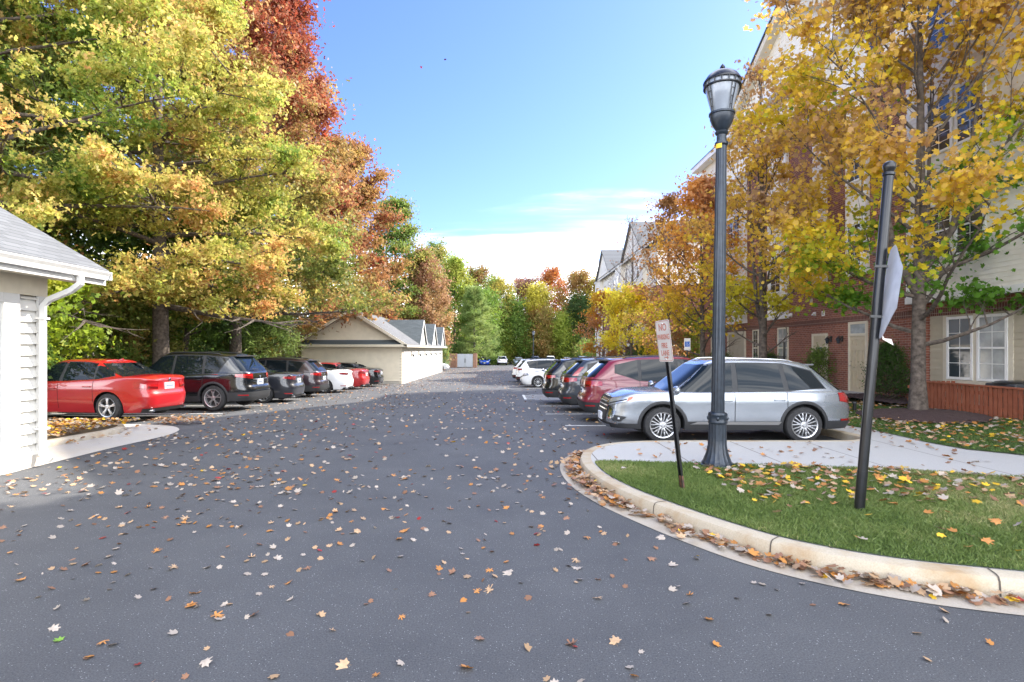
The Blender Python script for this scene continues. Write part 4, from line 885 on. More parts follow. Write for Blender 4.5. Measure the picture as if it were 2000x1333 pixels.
# dumpster enclosure
Ez = gz(79)
E = empty('bin_enclosure', (-5.7, 79, Ez), 'brick bin enclosure with closed grey metal double gate', 'enclosure')
mb = MB(); mb.box(-8.0, -6.75, 79.0, 79.25, Ez-.2, Ez+2.0); mb.box(-8.0, -7.75, 79.25, 83, Ez-.2, Ez+2.0); mb.box(-4.3, -4.05, 79.25, 83, Ez-.2, Ez+2.0); tb = brick_mat('tan_brick', (.33, .17, .10), (.26, .13, .08)); mb.build('brick_wall', tb, E)
for a, b in ((-4.45, -3.95), (-7.0, -6.8)): mb = MB(); mb.box(a, b, 78.8, 78.99, Ez-.2, Ez+2.05); mb.build('brick_pier', tb, E)
for a, b in ((-6.70, -5.63), (-5.60, -4.50)):
    mb = MB(); mb.box(a, b, 78.95, 79.0, Ez+.1, Ez+1.95)
    for k in range(6): mb.box(a+k*(b-a)/6+.02, a+k*(b-a)/6+.06, 78.93, 78.949, Ez+.1, Ez+1.95)
    gt = mb.build('gate', M['gate'], E)
    mb = MB(); xx = b-.06 if a < -6 else a+.06; mb.tube([(xx, 78.9, Ez+.7), (xx, 78.9, Ez+1.3)], .02, 6); mb.build('gate_latch', M['blk'], gt)
# picket fence near AC
P_ = empty('picket_fence', (11.24, 13, .25), 'low red-brown picket fence around the air conditioner on the lawn', 'fence')
fz = .22
mb = MB(); mb.box(11.27, 11.31, 9.0, 15.0, fz+.12, fz+.20); mb.box(11.27, 11.31, 9.0, 15.0, fz+.46, fz+.54); mb.box(11.2, 12.5, 15.32, 15.36, fz+.12, fz+.2); mb.box(11.2, 12.5, 15.32, 15.36, fz+.46, fz+.54); mb.box(11.19, 11.33, 9.0, 15.06, fz+.655, fz+.69); mb.build('rail', M['cedar'], P_)
n_ = 0
y = 9.0
while y < 15.0:
    mb = MB(); w = .085; j = rnd.uniform(-.006, .006); mb.box(11.24+j, 11.268+j, y, y+w, fz-.06, fz+.652); mb.build('picket', M['cedar'], P_); y += .125
for k in range(9): mb = MB(); x = 11.3+k*.135; mb.box(x, x+.085, 15.29, 15.318, fz-.06, fz+.66); mb.build('picket', M['cedar'], P_)
A = empty('air_conditioner', (11.95, 12.9, .25), 'dark outdoor air conditioner unit behind the picket fence', 'air conditioner')
mb = MB(); mb.box(11.55, 12.35, 12.5, 13.3, .2, .95, .03); mb.build('cabinet', M['acm'], A)
mb = MB(); mb.lathe([(.40, .0), (.44, .0), (.44, .035), (.36, .075), (.2, .09), (.02, .095)], (11.95, 12.9, .93), 24); mb.build('fan_grille', M['blk'], A, smooth=40)
U = empty('utility_box', (12.5, 12.7, 1.2), 'grey electrical disconnect box on siding wall above air conditioner', 'box')
mb = MB(); mb.box(12.42, 12.55, 12.75, 13.05, 1.05, 1.45, .01); mb.build('cabinet', M['signb'], U); mb = MB(); mb.tube([(12.5, 12.9, 1.05), (12.5, 12.9, .7), (12.2, 12.9, .6)], .012, 6); mb.build('conduit', M['plastic'], U)
# mulch ring
mb = MB(); PP = []
for i in range(25):
    r_ = 1.3*i/24; row = []
    for j in range(91):
        a = 2*math.pi*j/90; rr = r_*(1+.05*math.sin(3*a+1)); row.append((9.85+rr*math.cos(a), 13.0+rr*1.0*math.sin(a), .146+.14*(1-(r_/1.3)**2)+hl(10+rr*math.cos(a), 0)+rnd.uniform(-.012, .012)))
    PP.append(row)
mb.grid(PP); o = mb.build('mulch', M['mulch'], smooth=60); o['kind'] = 'stuff'
mb = MB(); mb.grid([[(x, y, .152+hl(x, y)+rnd.uniform(-.01, .02)) for y in np.linspace(15.4, 18.8, 60)] for x in np.linspace(11.0, 12.54, 28)]); o = mb.build('mulch', M['mulch']); o['kind'] = 'stuff'
mb = MB(); mb.grid([[(x, y, .152+gz(y)+hl(x, y)+rnd.uniform(-.01, .01)) for y in np.linspace(22.9, 33, 30)] for x in np.linspace(11.2, 12.54, 14)]); o = mb.build('mulch', M['mulch']); o['kind'] = 'stuff'
# ------------------------------------------------------------------ foliage
def poly_mesh(name, verts, K, cols3, m, parent=None):
    """verts (N*K,3); one K-gon per leaf"""
    N = len(verts)//K; me = bpy.data.meshes.new(name)
    me.vertices.add(N*K); me.vertices.foreach_set('co', verts.astype(np.float32).ravel())
    me.loops.add(N*K); me.loops.foreach_set('vertex_index', np.arange(N*K, dtype=np.int32))
    me.polygons.add(N); me.polygons.foreach_set('loop_start', np.arange(0, N*K, K, dtype=np.int32)); me.polygons.foreach_set('loop_total', np.full(N, K, dtype=np.int32))
    at = me.attributes.new('leafcol', 'FLOAT_COLOR', 'POINT'); c = np.ones((N*K, 4), np.float32); c[:, :3] = np.repeat(cols3, K, axis=0); at.data.foreach_set('color', c.ravel())
    me.update(calc_edges=True); me.validate()
    return link(name, me, m, parent)
def rand_frames(N, up=.5, rng=nr, out=None, ok=.0):
    n = rng.normal(size=(N, 3)); n[:, 2] += up
    if out is not None: n += out*ok
    n /= np.linalg.norm(n, axis=1)[:, None]
    a = rng.normal(size=(N, 3)); u = np.cross(n, a); u /= np.linalg.norm(u, axis=1)[:, None]; v = np.cross(n, u)
    return n, u, v
STAR = np.array([(0, -.42), (.22, -.36), (.46, -.24), (.34, -.02), (.50, .20), (.36, .34), (.18, .24), (.10, .48), (0, .62), (-.10, .46), (-.18, .24), (-.40, .36), (-.46, .14), (-.33, -.02), (-.48, -.22), (-.2, -.36)])
QUAD = np.array([(0, -.55), (.36, -.05), (0, .6), (-.36, .05)])
OAK = np.array([(0, -.6), (.38, -.25), (.10, -.05), (.40, .3), (0, .62), (-.40, .3), (-.10, -.05), (-.38, -.25)])
NEEDLE = np.array([(-.07, -.5), (.07, -.5), (.05, .5), (-.05, .5)])
def leaves(name, C, size, cols3, shape, m, parent=None, up=.5, rng=nr, out=None, ok=0., origin=(0, 0, 0)):
    N = len(C); n, u, v = rand_frames(N, up, rng, out, ok); K = len(shape)
    s = size*rng.uniform(.5, 1.35, N)
    V = C[:, None, :]+s[:, None, None]*(u[:, None, :]*shape[None, :, 0, None]+v[:, None, :]*shape[None, :, 1, None])+(s*.35)[:, None, None]*n[:, None, :]*(np.abs(shape[:, 0])**1.0)[None, :, None]
    V = V.reshape(-1, 3)-np.array(origin)
    return poly_mesh(name, V, K, cols3, m, parent)
class Noise3:
    def __init__(s, seed, scale, k=10):
        r = np.random.default_rng(seed); s.w = r.normal(size=(k, 3))/scale; s.p = r.uniform(0, 6.28, k)
    def __call__(s, X): return np.sin(X@s.w.T+s.p).mean(1)*math.sqrt(len(s.p)*2)*.5
def palette(cols, t):
    """t in 0..1 -> colour ramp"""
    cols = np.array(cols); k = len(cols)-1; t = np.clip(t, 0, .9999)*k; i = t.astype(int); f = (t-i)[:, None]; return cols[i]*(1-f)+cols[i+1]*f
LG = [0]
def tpos_(tp, t): f = t*(len(tp)-1); i = min(len(tp)-2, int(f)); return tp[i].lerp(tp[i+1], f-i)
def tree(label, x, y, h, r, base, pal, n=20000, leaf=.12, limbs=26, tr=.2, shape='oak', lean=0, group=None, name='deciduous_tree', leafshape=QUAD, dens=1., bark=None, colfn=None, seed=None, z0=None, sub=6, sag=.0, env=None, sigma=.34, topbare=0., zmin=0., drop=.16, up=.5, cat='tree', trunkh=.93, forks=0, twigs=True):
    LG[0] += 1; sd = seed if seed is not None else 100+LG[0]; rg = random.Random(sd); ng = np.random.default_rng(sd)
    z0 = gz(y) if z0 is None else z0
    root = empty(name, (x, y, z0), label, cat, group)
    env = env or (lambda t: math.sin(math.pi*min(1, max(0, .10+.9*t))**.75)**.7)
    mb = MB(); N = 14; tp = []
    for i in range(N+1):
        t = i/N; tp.append(Vector((x+math.sin(t*3+sd)*.12*t*h*.08+lean*t*h, y+math.cos(t*2.3+sd)*.1*t*h*.08, z0+t*h*trunkh)))
    rad = [tr*(1.35 if i == 0 else 1.0)*(1-i/N)**.8+.012 for i in range(N+1)]
    if shape != 'bush': mb.tube([tp[0]-Vector((0, 0, .15))]+tp, [tr*1.35]+rad, 12)
    for k in range(forks):
        a = k*2.4+sd; f0 = tpos_(tp, .20+.05*k); top_ = tpos_(tp, .78)+Vector((math.cos(a), math.sin(a), 0))*r*.28; mb.tube([f0, f0.lerp(top_, .2)+Vector((math.cos(a), math.sin(a), 0))*r*.09, f0.lerp(top_, .55)+Vector((math.cos(a), math.sin(a), 0))*r*.07, top_], [tr*.62, tr*.5, tr*.3, .012], 8)
    tips = []
    def tpos(t): f = t*N; i = min(N-1, int(f)); return tp[i].lerp(tp[i+1], f-i)
    for k in range(limbs):
        ft = (k+.5)/limbs; zt = base+(h-base)*ft*.97; t = min(.99, zt/(h*trunkh)); az = k*2.39996+rg.uniform(-.4, .4)
        L = r*env(ft)*rg.uniform(.78, 1.12)
        el = {'oak': R(-4)+ft*R(58), 'maple': R(18)+ft*R(48), 'pine': R(-2)+ft*R(25), 'round': R(10)+ft*R(60), 'bush': R(20)+ft*R(50)}[shape]+rg.uniform(-.12, .12)
        start = tpos(max(.02, t-(.12 if shape in ('maple', 'round') else .03)*(1-ft))); d = Vector((math.cos(az)*math.cos(el), math.sin(az)*math.cos(el), math.sin(el)))
        pts = [start]; p = start.copy(); S_ = 6
        for i in range(S_):
            dd = d.copy(); dd.z += (.10 if shape != 'oak' else .02)*i-(sag*i*.12); dd += Vector((rg.uniform(-.16, .16), rg.uniform(-.16, .16), rg.uniform(-.1, .1))); p = p+dd.normalized()*L/S_; pts.append(p.copy())
        r0 = max(.012, tr*.42*(1-ft*.75)*min(1, L/3+.3)); mb.tube(pts, [r0*(1-.88*i/S_) for i in range(S_+1)], 6, cap=False)
        for j in range(sub):
            f = .25+.75*(j+rg.random())/sub; ii = min(S_-1, int(f*S_)); q0 = pts[ii].lerp(pts[ii+1], f*S_-ii)
            l2 = L*(.42-.2*f)*rg.uniform(.7, 1.2)+.15; a2 = az+rg.choice((-1, 1))*rg.uniform(.5, 1.25); e2 = el+rg.uniform(-.25, .45)
            d2 = Vector((math.cos(a2)*math.cos(e2), math.sin(a2)*math.cos(e2), math.sin(e2)-sag*.3)); q1 = q0+d2*l2*.5+Vector((0, 0, rg.uniform(-.05, .1)*l2)); q2 = q1+d2*l2*.5+Vector((rg.uniform(-.1, .1), rg.uniform(-.1, .1), rg.uniform(-.05, .15)))*l2
            mb.tube([q0, q1, q2], [r0*.34, r0*.2, .004], 4, cap=False)
            for w_, qq in ((.6, q1), (1, q2), (.8, (q1+q2)/2), (.5, (q0+q1)/2)): tips.append((qq, w_, ft))
            if twigs:
                for _ in range(3):
                    a3 = a2+rg.uniform(-1.2, 1.2); e3 = e2+rg.uniform(-.5, .6); q3 = q1.lerp(q2, rg.random()); q4 = q3+Vector((math.cos(a3)*math.cos(e3), math.sin(a3)*math.cos(e3), math.sin(e3)))*l2*rg.uniform(.3, .55); mb.tube([q3, q4], [.008, .003], 3, cap=False); tips.append((q4, .9, ft))
        tips.append((pts[-1], 1.3, ft))
    bk = bark or M['bark']
    if shape != 'bush' or twigs: mb.build('trunk' if shape != 'bush' else 'stem', bk, root, smooth=60)
    T = np.array([tuple(t[0]) for t in tips]); W = np.array([t[1]*(1 if t[2] < 1-topbare else .12) for t in tips]); W /= W.sum()
    # random dropout of clumps -> gaps
    keep = (ng.random(len(T)) > drop) & (T[:, 2] > z0+zmin); W = W*keep; W /= W.sum()
    idx = ng.choice(len(T), n, p=W); sg = sigma*(.8+.5*ng.random(len(T)))[idx]*ng.choice([.38, .8, 1.25], n, p=[.34, .36, .30])
    C = T[idx]+ng.normal(size=(n, 3))*sg[:, None]*np.array([1, 1, .62 if shape in ('oak', 'maple', 'pine') else .85])
    C[:, 2] = np.where(C[:, 2] < z0+zmin-.2, z0+zmin+ng.random(n)*1.2, C[:, 2]); C[:, 2] = np.maximum(C[:, 2], z0+.05)
    hf = (C[:, 2]-z0)/h; nz = Noise3(sd, 2.2 if r > 3 else .9)(C); nz2 = Noise3(sd+5, .5)(C)
    if colfn: col3 = colfn(C, hf, nz, nz2, ng)
    else: col3 = palette(pal, .5+.42*nz+.16*nz2+ng.normal(size=n)*.10)
    col3 = col3*ng.uniform(.8, 1.18, (n, 1)); col3 = np.clip(col3, 0, .88)
    leaves('crown', C, leaf, col3, leafshape, M['leaf'], root, up, ng, origin=(x, y, z0))
    return root
# palettes (linear base colours)
YG = (.56, .50, .07); GRN = (.16, .26, .045); DGR = (.075, .14, .035); YEL = (.68, .46, .035); ORG = (.58, .24, .035); BRN = (.33, .17, .06); RED = (.36, .065, .03); RUST = (.30, .11, .05); OLV = (.29, .27, .07); PINK = (.42, .21, .13); MAUV = (.24, .14, .11); TANL = (.46, .30, .12); LGR = (.36, .43, .07)
def col_pinoak(C, hf, nz, nz2, ng):
    t = .42+.36*nz+.22*nz2+ng.normal(size=len(C))*.12; return palette([GRN, LGR, (.42, .42, .09), (.54, .48, .11), (.64, .47, .15), (.64, .36, .13), (.58, .26, .09)], t)
def col_redoak(C, hf, nz, nz2, ng):
    t = (hf-.20)*1.2+.22*nz+.16*nz2+ng.normal(size=len(C))*.13+np.clip((C[:, 0]+13)/9, -.3, .4)*.35; return palette([(.16, .20, .04), OLV, (.46, .38, .10), (.50, .30, .12), (.36, .14, .07), (.30, .075, .035), (.27, .055, .028)], t)
def col_maple(C, hf, nz, nz2, ng):
    t = (hf-.30)*1.25+.20*nz+.14*nz2+ng.normal(size=len(C))*.10+np.clip((9.8-C[:, 0])*.22, -.34, .34)*(hf < .6); return palette([(.13, .29, .03), (.28, .40, .03), (.62, .50, .03), (.76, .52, .04), (.66, .42, .09), (.54, .33, .14), (.42, .25, .14)], t+.17)
def col_yellow(C, hf, nz, nz2, ng): return palette([(.80, .48, .05), (.85, .66, .05), (.85, .75, .09), (.84, .56, .14)], .5+.4*nz+.2*nz2)
def col_orange(C, hf, nz, nz2, ng): return palette([(.20, .30, .03), (.60, .50, .03), (.82, .50, .05), (.76, .38, .08), (.56, .27, .11), (.36, .18, .11)], (hf-.2)*1.1+.25*nz+.15*nz2)
# left row
tree('huge yellow-green pin oak with thick trunk behind the black SUV', -12.9, 20.8, 19, 5.3, 4.0, None, 150000, .125, 46, .30, 'oak', colfn=col_pinoak, leafshape=OAK, sub=9, sag=.35, sigma=.27, seed=3, zmin=3.3, drop=.5, env=lambda t: float(np.interp(t, [0, .35, .6, .8, 1], [1.05, 1., .72, .5, .2])), name='oak_tree', cat='oak tree')
tree('yellow and orange pin oak behind the near garage roof at far left', -15.0, 16.2, 17, 5.6, 3.8, None, 105000, .12, 40, .26, 'oak', colfn=col_pinoak, leafshape=OAK, sub=8, sag=.4, sigma=.27, seed=8, zmin=3.6, drop=.5, name='oak_tree', cat='oak tree')
tree('tall dark red oak whose red top meets the sky left', -13.6, 28.0, 24.5, 6.2, 4.2, None, 120000, .16, 50, .30, 'oak', colfn=col_redoak, leafshape=OAK, sub=9, sigma=.40, seed=5, zmin=4.2, drop=.22, name='oak_tree', cat='oak tree', env=lambda t: (1-t)**.55*.9+.12)
tree('brown and crimson oak standing beside the far garage gable', -16.2, 39.5, 22.5, 7.4, 2.2, None, 70000, .22, 44, .28, 'oak', colfn=lambda C, hf, nz, nz2, ng: palette([GRN, OLV, (.36, .26, .08), (.40, .20, .08), RUST, RED], .55+.33*nz+.2*nz2+(hf-.6)*.35), leafshape=OAK, sub=8, sigma=.5, seed=6, name='oak_tree', cat='oak tree', env=lambda t: (1-t)**.5*.9+.12)
tree('orange-brown tree rising over the middle of garage row', -14.4, 50, 20.6, 5.2, 2.0, [OLV, (.42, .27, .07), BRN, RUST, RED], 50000, .24, 38, .26, 'oak', sub=7, sigma=.5, seed=16, env=lambda t: (1-t)**.35*.9+.12)
tree('dark green topped tree behind the far end of garage row', -13.2, 66.5, 20.5, 4.6, 2.0, [DGR, GRN, OLV, (.30, .28, .05)], 42000, .24, 38, .26, 'oak', sub=7, sigma=.5, seed=17, env=lambda t: (1-t)**.5*.9+.15)
tree('pinkish brown tree leaning over the last dormer', -10.2, 68.5, 14.6, 4.1, 1.6, [OLV, PINK, (.42, .25, .13), TANL, (.36, .22, .12)], 42000, .22, 34, .22, 'round', sub=7, sigma=.45, seed=18)
tree('tall green tree between garage row and bin enclosure', -8.0, 88, 17.0, 4.8, 1.5, [DGR, GRN, LGR, (.30, .30, .05)], 40000, .26, 34, .24, 'round', sub=7, sigma=.5, seed=19)
def pine_cols(C, hf, nz, nz2, ng): return palette([(.06, .11, .03), (.14, .22, .05), (.26, .34, .10), (.36, .42, .13)], .5+.3*nz+.3*nz2)
def pine(label, x, y, h, r, n, seed, base=1.5): return tree(label, x, y, h, r, base, None, n, .24, 42, .18, 'pine', colfn=pine_cols, leafshape=NEEDLE*np.array([1.6, 1.]), sub=7, sigma=.30, seed=seed, name='pine_tree', cat='pine tree', env=lambda t: (1-t)**.75+.08, bark=M['barkd'], up=1.0)
pine('feathery light green pine behind the bin enclosure', -4.6, 85, 12.5, 3.6, 42000, 21)
pine('low soft pine between the oak trunk and the far garage', -15.2, 30.5, 6.0, 3.6, 34000, 22, .6)
pine('bright green pine peeking over the far garage ridge', -15.2, 54, 8.0, 2.8, 16000, 23, 1.)
pine('blue-green pine high at the left picture edge', -16.8, 18.6, 14, 3.0, 26000, 24, 7.)
# understory
def bush(label, x, y, h, r, pal, n, leaf, seed, name='shrub', sg=.28, group=None, z0=None, shape='bush', cat='shrub', colfn=None, leafshape=QUAD): return tree(label, x, y, h, r, .15*h, pal, n, leaf, 16, .05, shape, leafshape=leafshape, sub=6, sigma=sg, seed=seed, name=name, group=group, z0=z0, cat=cat, colfn=colfn, trunkh=.7)
bush('large green vine-covered thicket behind the red sedan roof', -14.8, 16.6, 4.2, 2.2, [DGR, GRN, LGR, GRN], 20000, .13, 31)
bush('big-leaved bright green sapling over the red sedan', -13.0, 15.2, 3.9, 1.7, [GRN, (.32, .42, .03), (.42, .42, .04)], 7000, .13, 32, leafshape=OAK*np.array([1.25, .9]))
bush('dark thicket left of the oak trunk', -15.2, 20.0, 4.2, 2.4, [DGR, GRN, OLV, BRN], 18000, .13, 33)
bush('olive thicket directly behind the black SUV roof', -15.4, 23.0, 4.4, 2.4, [DGR, OLV, GRN, LGR], 18000, .14, 34)
bush('green thicket right of the oak trunk', -15.8, 26.2, 4.4, 2.4, [DGR, GRN, GRN, LGR], 16000, .14, 35)
bush('yellowing thicket next to the far garage gable', -16.0, 34.5, 5.0, 2.2, [GRN, OLV, (.5, .38, .05), BRN], 16000, .15, 36)
bush('ivy mound by the garage corner', -12.5, 14.1, 1.5, 1.1, [DGR, GRN, DGR], 7000, .10, 37, sg=.2)
bush('pale green bush at the far end of garage row', -7.6, 66.5, 3.0, 1.0, [GRN, (.25, .33, .14), (.30, .36, .2)], 7000, .12, 38, sg=.22)
for i, (x, y, h, ln, tr_) in enumerate([(-15.8, 24.2, 7.5, -.12, .15), (-14.9, 25.2, 7.5, .16, .17), (-17, 21.5, 8, .05, .09), (-16.2, 18.2, 7, -.07, .08)]):
    tree(['leaning thin trunk right of the big oak trunk', 'dark forked leaning tree behind the second dark SUV', 'slim understory tree behind the oak', 'slim understory tree over the vine thicket'][i], x, y, h, 2.4, 3.4, [DGR, GRN, OLV], 9000, .16, 14, tr_, 'round', lean=ln, bark=M['barkd'], seed=40+i, sigma=.4)
# right row of street maples
mz = .14
tree('nearest street maple in the mulch ring, green below and golden brown above', 9.80, 13.1, 11.5, 4.2, 2.7, None, 38000, .118, 34, .150, 'maple', colfn=col_maple, leafshape=STAR, sub=7, sigma=.25, seed=51, zmin=2.5, drop=.34, forks=3, z0=.28, name='maple_tree', cat='maple tree', sag=.2, env=lambda t: math.sin(math.pi*min(1, .22+.74*t))**.6)
tree('second street maple with golden leaves and bare upper twigs', 9.8, 21.0, 12.9, 2.8, 2.9, None, 9500, .12, 34, .15, 'maple', colfn=lambda C, hf, nz, nz2, ng: palette([(.50, .46, .03), (.72, .53, .04), (.70, .44, .07), (.60, .35, .11), (.52, .30, .14)], (hf-.25)*1.3+.2*nz+.1*nz2), leafshape=STAR, sub=7, sigma=.26, seed=52, zmin=3.2, drop=.3, forks=2, z0=mz+gz(21), name='maple_tree', cat='maple tree', topbare=.33)
tree('third street maple, orange over green lower boughs', 10.0, 27.9, 10.6, 2.7, 2.4, None, 9500, .14, 30, .13, 'maple', colfn=col_orange, leafshape=STAR, sub=7, sigma=.3, seed=53, zmin=2.8, drop=.25, z0=mz+gz(28), name='maple_tree', cat='maple tree')
tree('fourth street maple with purple-brown thinning leaves', 10.2, 34.2, 11.8, 2.3, 2.6, [(.20, .08, .05), BRN, (.42, .22, .07), (.30, .12, .06)], 6500, .13, 30, .13, 'maple', leafshape=STAR, sub=7, sigma=.34, seed=54, z0=mz+gz(34), name='maple_tree', cat='maple tree')
tree('low bright yellow maple before the distant apartment block', 9.3, 40.5, 5.9, 2.9, 1.9, None, 10000, .15, 24, .10, 'maple', colfn=col_yellow, leafshape=STAR, sub=7, sigma=.32, seed=55, z0=mz+gz(40), name='maple_tree', cat='maple tree')
tree('leafless grey tree before the distant apartment roof', 10.6, 46.0, 13.6, 3.0, 3.0, [BRN, MAUV], 250, .15, 34, .12, 'maple', sub=8, seed=56, z0=mz+gz(46), name='bare_tree', sigma=.3)
tree('last small orange street tree near the far block end', 9.8, 55, 7.5, 2.6, 2.0, [YEL, ORG, (.5, .3, .2)], 9000, .18, 20, .10, 'maple', sub=6, seed=57, z0=mz+gz(55), name='maple_tree', cat='maple tree')
# garden shrubs
tree('rounded clipped evergreen shrub beside the transom door', 11.75, 16.9, 1.55, .55, .05, [DGR, (.07, .15, .03), (.13, .20, .04)], 14000, .045, 60, .03, 'bush', z0=.17, sub=6, sigma=.085, seed=61, name='shrub', cat='shrub', env=lambda t: (1-max(0, t-.35)/.65)**.6, trunkh=.9)
tree('spindly green shrub between the two beige doors', 11.9, 20.95, 1.35, .5, .1, [DGR, GRN, (.16, .22, .05)], 3500, .06, 18, .02, 'bush', z0=.1, sub=5, sigma=.12, seed=62, name='shrub', cat='shrub', env=lambda t: .5+.5*math.sin(3*t), trunkh=.8)
for i, y in enumerate((24.6, 29.6, 31.5)):
    tree(['low shrub under the narrow brick wall window', 'low shrub before the tan siding recess', 'low shrub at the far end of the brick wall'][i], 11.8, y, 1.5, .6, .1, [DGR, GRN], 4000, .06, 16, .02, 'bush', z0=gz(y)+.15, sub=5, sigma=.14, seed=63+i, name='shrub', cat='shrub', trunkh=.8)
# gap greenery between the buildings (right)
tree('bright green tree in the gap between the two apartment buildings', 14.0, 40, 4.2, 2.0, .5, [GRN, LGR, (.2, .3, .05)], 9000, .16, 22, .1, 'round', seed=71, sigma=.35)
bush('dark shrub mass at the foot of far block', 11.2, 43.5, 2.2, 1.4, [DGR, GRN], 8000, .10, 72)
# far tree line
far = [
 ('olive-yellow tree left in the far tree line', -1.2, 112, 14.5, 4.6, [OLV, (.36, .33, .06), (.45, .36, .08), GRN]),
 ('brownish olive tree beside it in the far tree line', -5.5, 116, 17, 5.0, [OLV, (.32, .24, .09), BRN, GRN]),
 ('mauve thinning tree in the middle of the far tree line', 4.4, 120, 16.2, 4.0, [MAUV, (.32, .17, .13), BRN]),
 ('yellow-green tree right of the far lamp post', 6.6, 113, 13.5, 3.6, [(.45, .40, .05), YG, OLV]),
 ('red and orange topped tree on the far skyline', 10.5, 121, 18.2, 4.6, [PINK, (.50, .22, .07), (.45, .13, .05), ORG, MAUV]),
 ('tawny tree at right of the far skyline', 15.2, 114, 15.8, 4.6, [OLV, BRN, (.42, .28, .08), GRN]),
 ('olive tree near the distant block corner', 20, 112, 15, 4.5, [OLV, YG, BRN]),
 ('green round tree behind the far silver car', 1.6, 110, 9.3, 3.6, [DGR, GRN, (.16, .20, .04)]),
 ('small russet tree beside the far lamp', 7.3, 110, 9.0, 2.4, [BRN, OLV, (.40, .22, .08)]),
 ('dark green pine-like tree on the right of the far lot', 15.0, 110, 11.0, 3.4, [DGR, (.06, .10, .03), GRN]),
 ('fresh green young tree on the far lot', 12.0, 109.5, 8.0, 2.2, [GRN, LGR, (.34, .36, .05)]),
 ('light green low tree behind the far white SUV', -1.0, 109.6, 6.0, 2.6, [GRN, LGR, OLV]),
 ('tall green tree rising behind the pines', -12.5, 102, 19.0, 5.5, [DGR, GRN, OLV, (.30, .27, .06)]),
 ('green tree behind the blue car', -4.2, 104, 11.5, 3.6, [DGR, GRN, GRN, LGR]),
 ('orange-tipped tree above the yellow maple', 24.5, 116, 16, 4.8, [OLV, BRN, ORG]),
]
for i, (lb, x, y, h, r, pal) in enumerate(far): tree(lb, x, y, h*1.03, r*1.28, 1.2, pal, 21000, .30, 28, .17, 'round', sub=7, seed=200+i, sigma=.75, env=lambda t: (.55+.45*math.sin(math.pi*min(1, .15+t*.8)))*(1 if t < .75 else 1.9-1.2*t), twigs=True, group='trees along the far lot', bark=M['bark'] if i % 3 else M['barkd'])
tree('grey leafless tree on the far skyline', 3.0, 126, 19.5, 5.0, 4, [MAUV, BRN], 1500, .25, 34, .16, 'maple', sub=9, seed=230, name='bare_tree', sigma=.4)
# woods mass (stuff)
def woods(name, boxes, n, leaf, pal, seed):
    ng = np.random.default_rng(seed); parts = []
    tot = sum((b[1]-b[0])*(b[3]-b[2]) for b in boxes)
    for (x0, x1, y0, y1, hh) in boxes:
        k = int(n*(x1-x0)*(y1-y0)/tot); X = ng.uniform(x0, x1, k); Y = ng.uniform(y0, y1, k)
        top = hh*(.75+.25*np.sin(X*.9+1)*np.cos(Y*.7)); Z = np.array([gz(v) for v in Y])+ng.uniform(0, 1, k)**.8*top; parts.append(np.stack([X, Y, Z], 1))
    C = np.concatenate(parts); nz = Noise3(seed, 3.)(C); nz2 = Noise3(seed+1, .8)(C); m_ = nz2 > -.75; C = C[m_]; nz = nz[m_]; nz2 = nz2[m_]
    o = leaves(name, C, leaf, np.clip(palette(pal, .5+.35*nz+.25*nz2)*ng.uniform(.8, 1.15, (len(C), 1)), 0, 1), QUAD, M['leaf'], None, .5, ng); o['kind'] = 'stuff'; o['label'] = 'dense leafy woodland undergrowth behind the trees'
woods('woods', [(-30, -17.5, 10, 37, 7.5), (-30, -15, 37, 84, 9), (-30, -16, 84, 108, 9)], 95000, .26, [DGR, (.08, .13, .03), OLV, (.24, .16, .06), GRN], 5)
woods('woods', [(-26, 34, 117, 126, 10), (13, 30, 78, 108, 5)], 60000, .40, [DGR, OLV, GRN, (.30, .22, .07)], 6)
woods('ground_cover', [(-17, -13.7, 14, 36, 1.0)], 26000, .09, [DGR, GRN, (.10, .16, .03)], 7)
# ------------------------------------------------------------------ grass
from mathutils.geometry import tessellate_polygon
def in_poly(X, Y, poly):
    inside = np.zeros(len(X), bool); j = len(poly)-1
    for i in range(len(poly)):
        xi, yi = poly[i]; xj, yj = poly[j]
        c = ((yi > Y) != (yj > Y)) & (X < (xj-xi)*(Y-yi)/((yj-yi) if yj != yi else 1e-9)+xi); inside ^= c; j = i
    return inside
def grass(poly, n, bb, hf, wid, hgt, seed, pal, excl=None):
    ng = np.random.default_rng(seed); X = ng.uniform(bb[0], bb[1], n); Y = ng.uniform(bb[2], bb[3], n); m_ = in_poly(X, Y, poly)
    if excl: m_ &= ~excl(X, Y)
    X, Y = X[m_], Y[m_]; n = len(X); Z = np.interp(Y, GY, GZ)+.145+(np.clip((X-7.6)/4.5, 0, 1)*.10 if hf else 0)
    a = ng.uniform(0, 6.28, n); w = wid*ng.uniform(.6, 1.3, n); h = hgt*ng.uniform(.5, 1.25, n); lx = ng.normal(size=n)*.45*h; ly = ng.normal(size=n)*.45*h
    dx, dy = np.cos(a)*w/2, np.sin(a)*w/2
    V = np.stack([np.stack([X-dx, Y-dy, Z], 1), np.stack([X+dx, Y+dy, Z], 1), np.stack([X+dx*.7+lx*.4, Y+dy*.7+ly*.4, Z+h*.6], 1), np.stack([X+lx, Y+ly, Z+h], 1)], 1).reshape(-1, 3)
    P3 = np.stack([X, Y, Z], 1); t = .5+.3*Noise3(seed, .5)(P3)+.12*Noise3(seed+1, .12)(P3)+ng.normal(size=n)*.14
    o = poly_mesh('grass', V, 4, palette(pal, t), M['grass']); o['kind'] = 'stuff'; o['label'] = 'short green lawn grass'
GP = [(.09, .14, .035), (.14, .21, .05), (.22, .28, .08), (.46, .42, .20)]
grass(grass_poly, 330000, (1.1, 8.5, 3.4, 8.0), False, .0052, .036, 1, GP)
